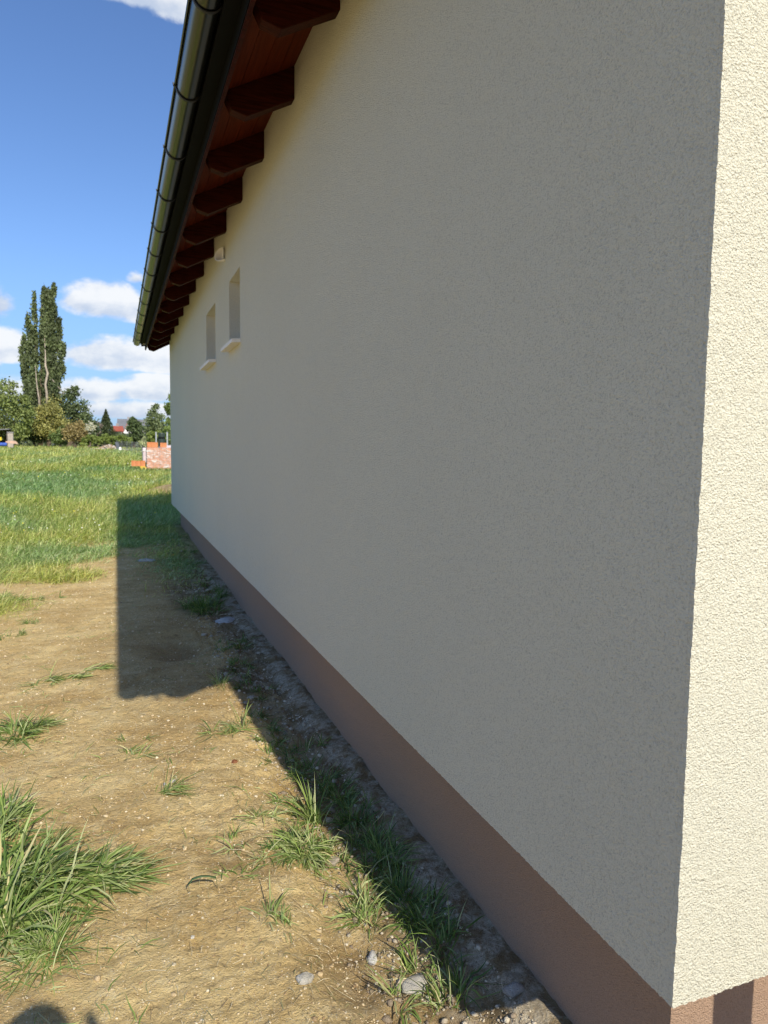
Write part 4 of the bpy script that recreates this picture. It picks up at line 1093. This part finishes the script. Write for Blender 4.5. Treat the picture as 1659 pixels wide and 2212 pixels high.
def yard():
    Y = 32.0
    tl = at(317, 967, Y); tr = at(372, 967, Y); bl = at(316, 1017, Y)
    x0, x1 = tl[0], tl[0] + 1.35; zb, zt = bl[2], tl[2]
    # each pallet of blocks is wrapped as one load
    root = empty('brick_pallet', ((x0 + x1) / 2, Y + .5, zb)); tag(root, 'tall pallet load of orange clay blocks under torn shiny film by the far wall corner', 'brick pallet')
    nz = 6; h = (zt - zb - .12) / nz; m = MB()
    for k in range(nz):
        for i in range(5):
            for j in range(4): brick_block(m, x0 + .27 * i, x0 + .27 * (i + 1), Y + .25 * j, Y + .25 * (j + 1), zb + .12 + h * k, zb + .12 + h * (k + 1), .005)
    m.build('clay_blocks', M_BRICK, root)
    p = MB()
    for j in range(5): p.box(x0, x1, Y + .02 + .24 * j, Y + .12 + .24 * j, zb + .085, zb + .12)
    for i in range(3): p.box(x0 + .05 + i * .575, x0 + .15 + i * .575, Y, Y + 1.0, zb - .05, zb + .083)
    p.build('pallet', M_PALLET, root)
    f = MB(); nxx, nzz = 26, 24; vs = []
    for kz in range(nzz + 1):
        for kx in range(nxx + 1):
            vs.append((x0 - .012 + (x1 - x0 + .024) * kx / nxx, Y - .018 + .010 * math.sin(kx * 1.3 + kz * .7), zb + .14 + (zt - zb - .14) * kz / nzz))
    fs = [(a * (nxx + 1) + b, a * (nxx + 1) + b + 1, (a + 1) * (nxx + 1) + b + 1, (a + 1) * (nxx + 1) + b) for a in range(nzz) for b in range(nxx)]
    f.add(vs, fs); f.add([(x0 - .015, Y, zb + .14), (x0 - .015, Y + 1, zb + .14), (x0 - .015, Y + 1, zt), (x0 - .015, Y, zt)], [(0, 1, 2, 3)])
    f.build('film', M_FILM, root)
    fw = MB().add([(x0 + .55, Y - .01, zt + .01), (x1, Y - .02, zt + .01), (x1 + .05, Y + .9, zt + .02), (x0 + .5, Y + .9, zt + .02), (x0 + .75, Y + .2, zt + .10), (x1 - .1, Y + .2, zt + .12), (x1 - .1, Y + .7, zt + .14), (x0 + .7, Y + .7, zt + .1)],
                  [(0, 1, 5, 4), (1, 2, 6, 5), (2, 3, 7, 6), (3, 0, 4, 7), (4, 5, 6, 7)])
    fw.build('film_bunch', M_WRAP, root)
    for (a, b, c, lab) in ((317.5, 341, 955, 'bright orange clay block resting on the left of the pallet load'), (346, 360, 956.5, 'dull orange clay block resting on the right of the pallet load')):
        q0, q1 = at(a, c, Y), at(b, c, Y); o = empty('clay_block', ((q0[0] + q1[0]) / 2, Y + .15, zt)); tag(o, lab, 'clay block')
        m = MB().box(q0[0], q1[0], Y + .01, Y + .27, zt + .003, q0[2]); bevel(m.build('block_body', M_BRICK, o), .006)
        h_ = MB()
        for i in range(4): xx = q0[0] + (q1[0] - q0[0]) * (.14 + .2 * i); h_.box(xx, xx + (q1[0] - q0[0]) * .1, Y + .05, Y + .23, q0[2] + .001, q0[2] + .003)
        h_.build('cavity', M_BLACK, o)
    # low row of loose blocks left of the load
    q0, q1 = at(283.5, 995, Y - .3), at(314, 995, Y - .3); zb2 = at(290, 1007, Y - .3)[2]; n = 3; w = (q1[0] - q0[0]) / n
    labs = ['clay block at the left end of the low row on the grass', 'clay block in the middle of the low row on the grass', 'clay block at the right end of the low row, against the tall load']
    for i in range(n):
        o = mesh_obj('clay_block', *(lambda m: (m.v, m.f))(MB().box(q0[0] + w * i + .004, q0[0] + w * (i + 1) - .004, Y - .3 + .02 * i, Y - .02 + .02 * i, zb2, q0[2] - .01 * (i == 1))), M_BRICK, None, False, (q0[0] + w * (i + .5), Y - .15, zb2)); tag(o, labs[i], 'clay block')
    pa = MB()
    for i in range(3): pa.box(q0[0] + .35, q1[0], Y - .28 + .1 * i, Y - .22 + .1 * i, zb2 - .056, zb2 - .004)
    for i in range(2): pa.box(q0[0] + .38 + .16 * i, q0[0] + .46 + .16 * i, Y - .3, Y - .0, zb2 - .14, zb2 - .052)
    M_YP = plain('yellow pallet wood', (.62, .42, .06), .8, 0, .15, 6)
    tag(pa.build('pallet', M_YP), 'yellowish pallet under the low row of clay blocks', 'pallet')
    # wrapped load behind
    a, b = at(308, 967, Y + 2), at(325, 967, Y + 2); c = at(308, 1000, Y + 2)
    wr = MB().box(a[0], b[0], Y + 2, Y + 2.8, c[2], a[2]); o = empty('wrapped_pallet', ((a[0] + b[0]) / 2, Y + 2.4, c[2])); tag(o, 'pinkish white film wrapped pallet load just left of and behind the tall blocks', 'wrapped load')
    wo = wr.build('wrap', M_WRAP, o); bevel(wo, .06, 3)
    MB().box(a[0] - .01, b[0] + .01, Y + 1.98, Y + 2.82, a[2] - .16, a[2] - .12).build('strap', M_WHITE, o)
    # two posts and dark tank
    for (px, w_, lab) in ((337, 3.2, 'pale steel post left of the dark green drum'), (361, 3.6, 'pale steel post right of the dark green drum')):
        t = at(px, 934, 36); g = float(ground(t[0], 36)); hw = w_ * .5 * 36 / FPX
        o = empty('steel_post', (t[0], 36, g)); tag(o, lab, 'post')
        MB().tube([(t[0], 36, g - .2), (t[0], 36, t[2])], hw * .85, 12).build('shaft', M_ZINC, o, smooth=False)
        MB().box(t[0] - hw * 1.1, t[0] + hw * 1.1, 36 - hw * 1.1, 36 + hw * 1.1, t[2], t[2] + .02).build('cap', M_ZINC, o)
    t = at(349, 935, 37); g = float(ground(t[0], 37)); r = 6.5 * 37 / FPX
    o = empty('rain_drum', (t[0], 37, g)); tag(o, 'dark green upright drum between the two pale posts', 'drum')
    MB().tube([(t[0], 37, g), (t[0], 37, g + .02), (t[0], 37, t[2] - .05), (t[0], 37, t[2])], [r * .96, r, r, r * .93], 20).build('drum_body', M_DGREEN, o, smooth=False)
    for z in (g + .6, g + 1.3, t[2] - .3): MB().tube([(t[0], 37, z), (t[0], 37, z + .04)], r * 1.03, 20).build('hoop', M_BLACK, o)
    # wire fence
    Yf = 50; root = empty('wire_fence', tuple(at(285, 975, Yf)[:2]) + (0,)); tag(root, 'low wire mesh fence across the yard left of the brick stack', 'fence')
    pts = [at(px, 960, Yf + (px - 250) * .02) for px in (252, 263, 274, 285, 296, 307, 318, 329, 340)]
    for p in pts:
        g = float(ground(p[0], p[1])); MB().tube([(p[0], p[1], g - .2), (p[0], p[1], g + 1.0)], .016, 8).build('fence_or_added_post', M_FENCE, root)
    ms = MB()
    for a_, b_ in zip(pts[:-1], pts[1:]):
        ga, gb_ = float(ground(a_[0], a_[1])), float(ground(b_[0], b_[1]))
        for z in (.08, .25, .42, .59, .76, .93): ms.tube([(a_[0], a_[1], ga + z), (b_[0], b_[1], gb_ + z)], .006, 4, False)
        for k in range(1, 8): f_ = k / 8; x = a_[0] + (b_[0] - a_[0]) * f_; y = a_[1] + (b_[1] - a_[1]) * f_; g = ga + (gb_ - ga) * f_; ms.tube([(x, y, g + .05), (x, y, g + .95)], .005, 4, False)
    ms.build('wire_mesh', M_FENCE, root)
    def small(name, label, cat, px, pyt, pyb, w, Y_, m_, dx=0):
        t = at(px, pyt, Y_); b_ = at(px, pyb, Y_); hw = w / 2 * Y_ / FPX
        mb = MB().add([(t[0] - hw + dx, Y_, b_[2]), (t[0] + hw + dx, Y_, b_[2]), (t[0] + hw + dx, Y_ + hw, b_[2]), (t[0] - hw + dx, Y_ + hw, b_[2]), (t[0] - hw, Y_ + .1, t[2]), (t[0] + hw, Y_ + .1, t[2]), (t[0] + hw, Y_ + .1 + hw, t[2]), (t[0] - hw, Y_ + .1 + hw, t[2])],
                      [(0, 3, 2, 1), (4, 5, 6, 7), (0, 1, 5, 4), (1, 2, 6, 5), (2, 3, 7, 6), (3, 0, 4, 7)])
        o = mb.build(name, m_, None, (t[0], Y_, b_[2])); bevel(o, .02); tag(o, label, cat); return o
    small('leaning_board', 'dark grey board leaning upright at the left end of the wire fence', 'board', 252, 955, 973, 7, 49.2, plain('dark slate board', (.07, .08, .10), .6), .12)
    small('white_canister', 'small white canister on the grass beside the dark leaning board', 'canister', 259.5, 966, 975, 4.5, 48.6, M_WHITE)
    # red bucket
    t = at(273, 974, 47); b_ = at(273, 982, 47); o = empty('bucket', (t[0], 47, b_[2])); tag(o, 'small red bucket in front of the wire fence', 'bucket'); r = 3.4 * 47 / FPX
    bk_ = MB(); n = 16; vs = []; 
    for (rr_, z) in ((r * .75, b_[2]), (r, t[2]), (r * .93, t[2]), (r * .7, b_[2] + .03)): vs += [(t[0] + rr_ * math.cos(2 * math.pi * k / n), 47 + rr_ * math.sin(2 * math.pi * k / n), z) for k in range(n)]
    fs = [(i * n + k, i * n + (k + 1) % n, (i + 1) * n + (k + 1) % n, (i + 1) * n + k) for i in range(3) for k in range(n)] + [tuple(range(n - 1, -1, -1)), tuple(range(3 * n, 4 * n))]
    bk_.add(vs, fs).build('bucket_body', plain('red plastic', (.50, .03, .03), .4), o)
    MB().tube([(t[0] + r * math.cos(a), 47, t[2] + r * .9 * math.sin(a)) for a in np.linspace(0, math.pi, 10)], .008, 5).build('handle', M_ZINC, o)
    # rubble heap by the hedge
    c = at(236, 966, 62); g = float(ground(c[0], c[1])); V = []; F = []; T = []; k = 0
    for i in range(420):
        rx_ = RNG.normal(0, .62); ry_ = RNG.normal(0, .35); hh = .42 * math.exp(-(rx_ / .7) ** 2 - (ry_ / .5) ** 2)
        v, f = rock((c[0] + rx_, c[1] + ry_, g + .12 + hh * RNG.uniform(.3, 1.0)), RNG.uniform(.04, .12), 300 + i, .7, 1); V.append(v); F.append(f + k); k += len(v)
        T.append(np.tile(np.array([(.50, .40, .30), (.42, .26, .17), (.60, .55, .48)][RNG.integers(0, 3)]), (len(v), 1)))
    o = mesh_obj('rubble_heap', np.concatenate(V), np.concatenate(F), M_STONE, None, False, (c[0], c[1], g), {'tint': np.concatenate(T)}); tag(o, 'low heap of pale rubble in front of the hedge', 'rubble', kind='stuff')
yard()


def left_yard():
    Y = 66
    g = lambda px: float(ground(*at(px, 960, Y)[:2]))
    a, b = at(-22, 930, Y + 6), at(16, 930, Y + 6); z0 = g(0) - .2
    root = empty('shed', ((a[0] + b[0]) / 2, Y + 7, z0)); tag(root, 'dark weathered open shed under the trees at the left edge', 'shed')
    M_SHED = plain('weathered shed boards', (.11, .095, .08), .9, 0, .3, 4, .5)
    m = MB().box(a[0], a[0] + .1, Y + 6, Y + 8, z0, a[2]).box(b[0] - .1, b[0], Y + 6, Y + 8, z0, a[2]).box(a[0] + .1, b[0] - .1, Y + 7.9, Y + 8, z0, a[2]); m.build('wall', M_SHED, root)
    MB().prism_y([(a[0] - .2, a[2]), (b[0] + .2, a[2] + .12), (b[0] + .2, a[2] + .2), (a[0] - .2, a[2] + .08)], Y + 5.6, Y + 8.2).build('roof', M_GREYROOF, root)
    t = at(22, 935, Y); bb = at(22, 952, Y); hw = 4.5 * Y / FPX
    o = empty('masonry_pillar', (t[0], Y, bb[2])); tag(o, 'short pale masonry pillar above the pile of planks', 'pillar'); zb = g(22) - .1
    MB().box(t[0] - hw, t[0] + hw, Y, Y + 2 * hw, zb, t[2]).build('shaft', plain('pale masonry', (.42, .36, .30), .9, 0, .15, 4), o)
    MB().box(t[0] - hw * 1.2, t[0] + hw * 1.2, Y - .05, Y + 2.2 * hw, t[2] + .001, t[2] + .08).build('cap', M_GREYWALL, o)
    M_PL = plain('pinkish planks', (.52, .36, .26), .8, 0, .15, 4)
    for i in range(5):
        p = at(26 - i * .8, 957.5 - i * 1.1, Y - 2 + .1 * i)
        L_ = 2 * 10.5 * Y / FPX * (1 - .05 * i)
        o = MB().rbox(tuple(p), (L_, .22, .045), ry=math.radians(5 - i * 2), rz=.1 * i).build('plank', M_PL, None, tuple(p)); tag(o, ['lowest', 'second lowest', 'middle', 'second highest', 'topmost'][i] + ' pinkish plank of the loose pile at the left edge of the field', 'plank', 'planks piled at the left edge of the field')
    p = at(7, 960, Y - 3); z = float(ground(p[0], p[1]))
    o = empty('blue_barrel', (p[0], p[1], z)); tag(o, 'blue plastic barrel lying on its side at the left edge of the field', 'barrel'); r = 3.4 * Y / FPX; L_ = 12 * Y / FPX
    zc = p[2]
    MB().tube([(p[0] - L_ / 2, p[1], zc), (p[0] - L_ / 2 + .04, p[1], zc), (p[0] + L_ / 2 - .04, p[1], zc), (p[0] + L_ / 2, p[1], zc)], [r * .9, r, r, r * .9], 16).build('barrel_body', plain('blue plastic', (.04, .10, .42), .4), o)
    MB().tube([(p[0] - .03, p[1], zc), (p[0] + .03, p[1], zc)], r * 1.05, 16).build('hoop', plain('blue hoop', (.03, .07, .33), .4), o)
    t = at(-1, 948, Y - 1); o = empty('yellow_sign', (t[0], Y - 1, z)); tag(o, 'small yellow board on a stake at the left edge under the shed', 'board')
    MB().box(t[0] - .2, t[0] + .15, Y - 1.02, Y - .98, t[2] - .12, t[2] + .14).build('panel', M_YELLOW, o); MB().tube([(t[0], Y - .95, z - .1), (t[0], Y - .95, t[2] + .1)], .02, 6).build('stake', M_BARK, o)
left_yard()


# ------------------------------------------------------------------ the person taking the picture (only the shadow reaches the view)
def photographer():
    cx, cy = -1.17, -0.17; H = 1.97; k = H / 1.78; gz0 = float(ground(cx, cy, False))
    root = empty('person', (cx, cy, gz0)); tag(root, 'standing person in dark jacket holding a phone up with both hands, casting the corner shadow', 'person')
    J = {}; E_ = []; Rr = []
    def j(n, x, y, z, rx, ry=None, par=None, absolute=False):
        J[n] = len(Rr); Rr.append(((cx + x * k, cy + y * k, gz0 + z * k) if not absolute else (x, y, z), rx * k, (ry or rx) * k))
        if par: E_.append((J[par], J[n]))
    j('pelvis', 0, 0, .96, .15, .11); j('waist', 0, 0, 1.10, .135, .10, 'pelvis'); j('chest', 0, .0, 1.30, .155, .11, 'waist'); j('neck', 0, .01, 1.50, .055, .055, 'chest')
    j('jaw', 0, .03, 1.58, .062, .07, 'neck'); j('skull', 0, .02, 1.68, .078, .092, 'jaw'); j('crown', 0, .01, 1.745, .05, .06, 'skull')
    for s, t in ((-1, 'l'), (1, 'r')):
        j('hip' + t, s * .09, 0, .90, .09, .09, 'pelvis'); j('knee' + t, s * .11, .02, .50, .058, .06, 'hip' + t); j('ank' + t, s * .12, -.01, .09, .038, .042, 'knee' + t); j('toe' + t, s * .14, .16, .035, .035, .03, 'ank' + t)
        j('sh' + t, s * .19, 0, 1.42, .062, .06, 'chest'); j('el' + t, s * .25, .10, 1.20, .045, .045, 'sh' + t)
        hx = -1.1 + s * .085; j('wr' + t, hx + s * .02, -.085, gz0 + 1.70, .026, .03, 'el' + t, True); j('pa' + t, hx, -.05, gz0 + 1.745, .030, .022, 'wr' + t, True)
        for f in range(4):
            z = gz0 + 1.80 - f * .024; j('f%d%s' % (f, t), hx - s * .005, -.012, z, .009, .009, 'pa' + t, True); j('g%d%s' % (f, t), hx - s * (.028 - .003 * abs(f - 1)), -.004, z - .004, .0075, .0075, 'f%d%s' % (f, t), True)
        j('th' + t, hx - s * .012, -.075, gz0 + 1.775, .010, .010, 'pa' + t, True); j('tt' + t, hx - s * .035, -.062, gz0 + 1.80, .009, .009, 'th' + t, True)
    me = bpy.data.meshes.new('body'); org = Vector(abs_loc(root)); me.from_pydata([tuple(Vector(p) - org) for p, _, _ in Rr], E_, []); o = bpy.data.objects.new('body', me); COL.objects.link(o); o.parent = root
    m = o.modifiers.new('skin', 'SKIN'); m.use_smooth_shade = True
    for i, (_, a, b) in enumerate(Rr): v = me.skin_vertices[0].data[i]; v.radius = (a, b); v.use_root = (i == 0)
    o.modifiers.new('sub', 'SUBSURF').levels = 2; o.modifiers['sub'].render_levels = 2
    bm_, (N, L, M, MIX, RAMP, NOISE) = mat('clothed body'); sp = N('ShaderNodeSeparateXYZ'); L(N('ShaderNodeTexCoord').outputs['Object'], sp.inputs[0]); z = sp.outputs[2]
    c = MIX(M('GREATER_THAN', z, .96 * k), (.05, .07, .12), (.04, .045, .05)); c = MIX(M('LESS_THAN', z, .09 * k), c, (.12, .10, .09))
    hand = M('MULTIPLY', M('GREATER_THAN', z, 1.70), M('GREATER_THAN', sp.outputs[1], -.085 - cy)); c = MIX(M('MAXIMUM', M('GREATER_THAN', z, 1.50 * k), hand), c, (.55, .34, .25)); finish(N, L, c, .75)
    me.materials.append(bm_)
    fz = gz0 + 1.65 * k; fy = cy + .105 * k; S_ = plain('skin', (.55, .34, .25), .6); Hm = plain('short brown hair', (.06, .035, .02), .8, 0, .3, 60, .5)
    h = MB(); n = 20; vs = []; fs = []
    for i in range(9):
        ph = math.pi * (.02 + .50 * i / 8)
        for q in range(n): a = 2 * math.pi * q / n; low = .03 * k * (math.sin(a) < -.2) * i / 8; vs.append((cx + .096 * k * math.sin(ph) * math.cos(a), cy + .008 + .112 * k * math.sin(ph) * math.sin(a), gz0 + 1.675 * k + .105 * k * math.cos(ph) - low))
    fs = [(i * n + q, (i + 1) * n + q, (i + 1) * n + (q + 1) % n, i * n + (q + 1) % n) for i in range(8) for q in range(n)] + [tuple(range(n))]
    h.add(vs, fs).build('hair', Hm, root, smooth=True)
    MB().tube([(cx, fy - .01, fz + .03), (cx, fy + .012, fz), (cx, fy + .018, fz - .02), (cx, fy, fz - .03)], [.008, .011, .014, .006], 8).build('nose', S_, root, smooth=True)
    for s in (-1, 1):
        MB().tube([(cx + s * .034, fy - .02, fz + .03), (cx + s * .034, fy - .004, fz + .03)], [.014, .010], 10).build('eye', M_WHITE, root)
        MB().tube([(cx + s * .095 * k, cy, fz - .02), (cx + s * .105 * k, cy - .01, fz + .01), (cx + s * .10 * k, cy - .015, fz + .035)], [.008, .018, .012], 8).build('ear', S_, root)
    MB().tube([(cx - .03, fy - .012, fz - .06), (cx, fy, fz - .063), (cx + .03, fy - .012, fz - .06)], .006, 6).build('mouth', plain('lips', (.42, .16, .13), .6), root)
    ph = empty('phone', (-1.1, -.04, gz0 + 1.72)); tag(ph, 'black phone held upright in both hands in front of the face', 'phone')
    bevel(MB().box(-1.14, -1.06, -.055, -.046, EYE - .145, EYE + .02).build('case', M_BLACK, ph), .003)
    MB().box(-1.136, -1.064, -.0575, -.0555, EYE - .14, EYE + .015).build('screen', M_GLASS, ph)
photographer()
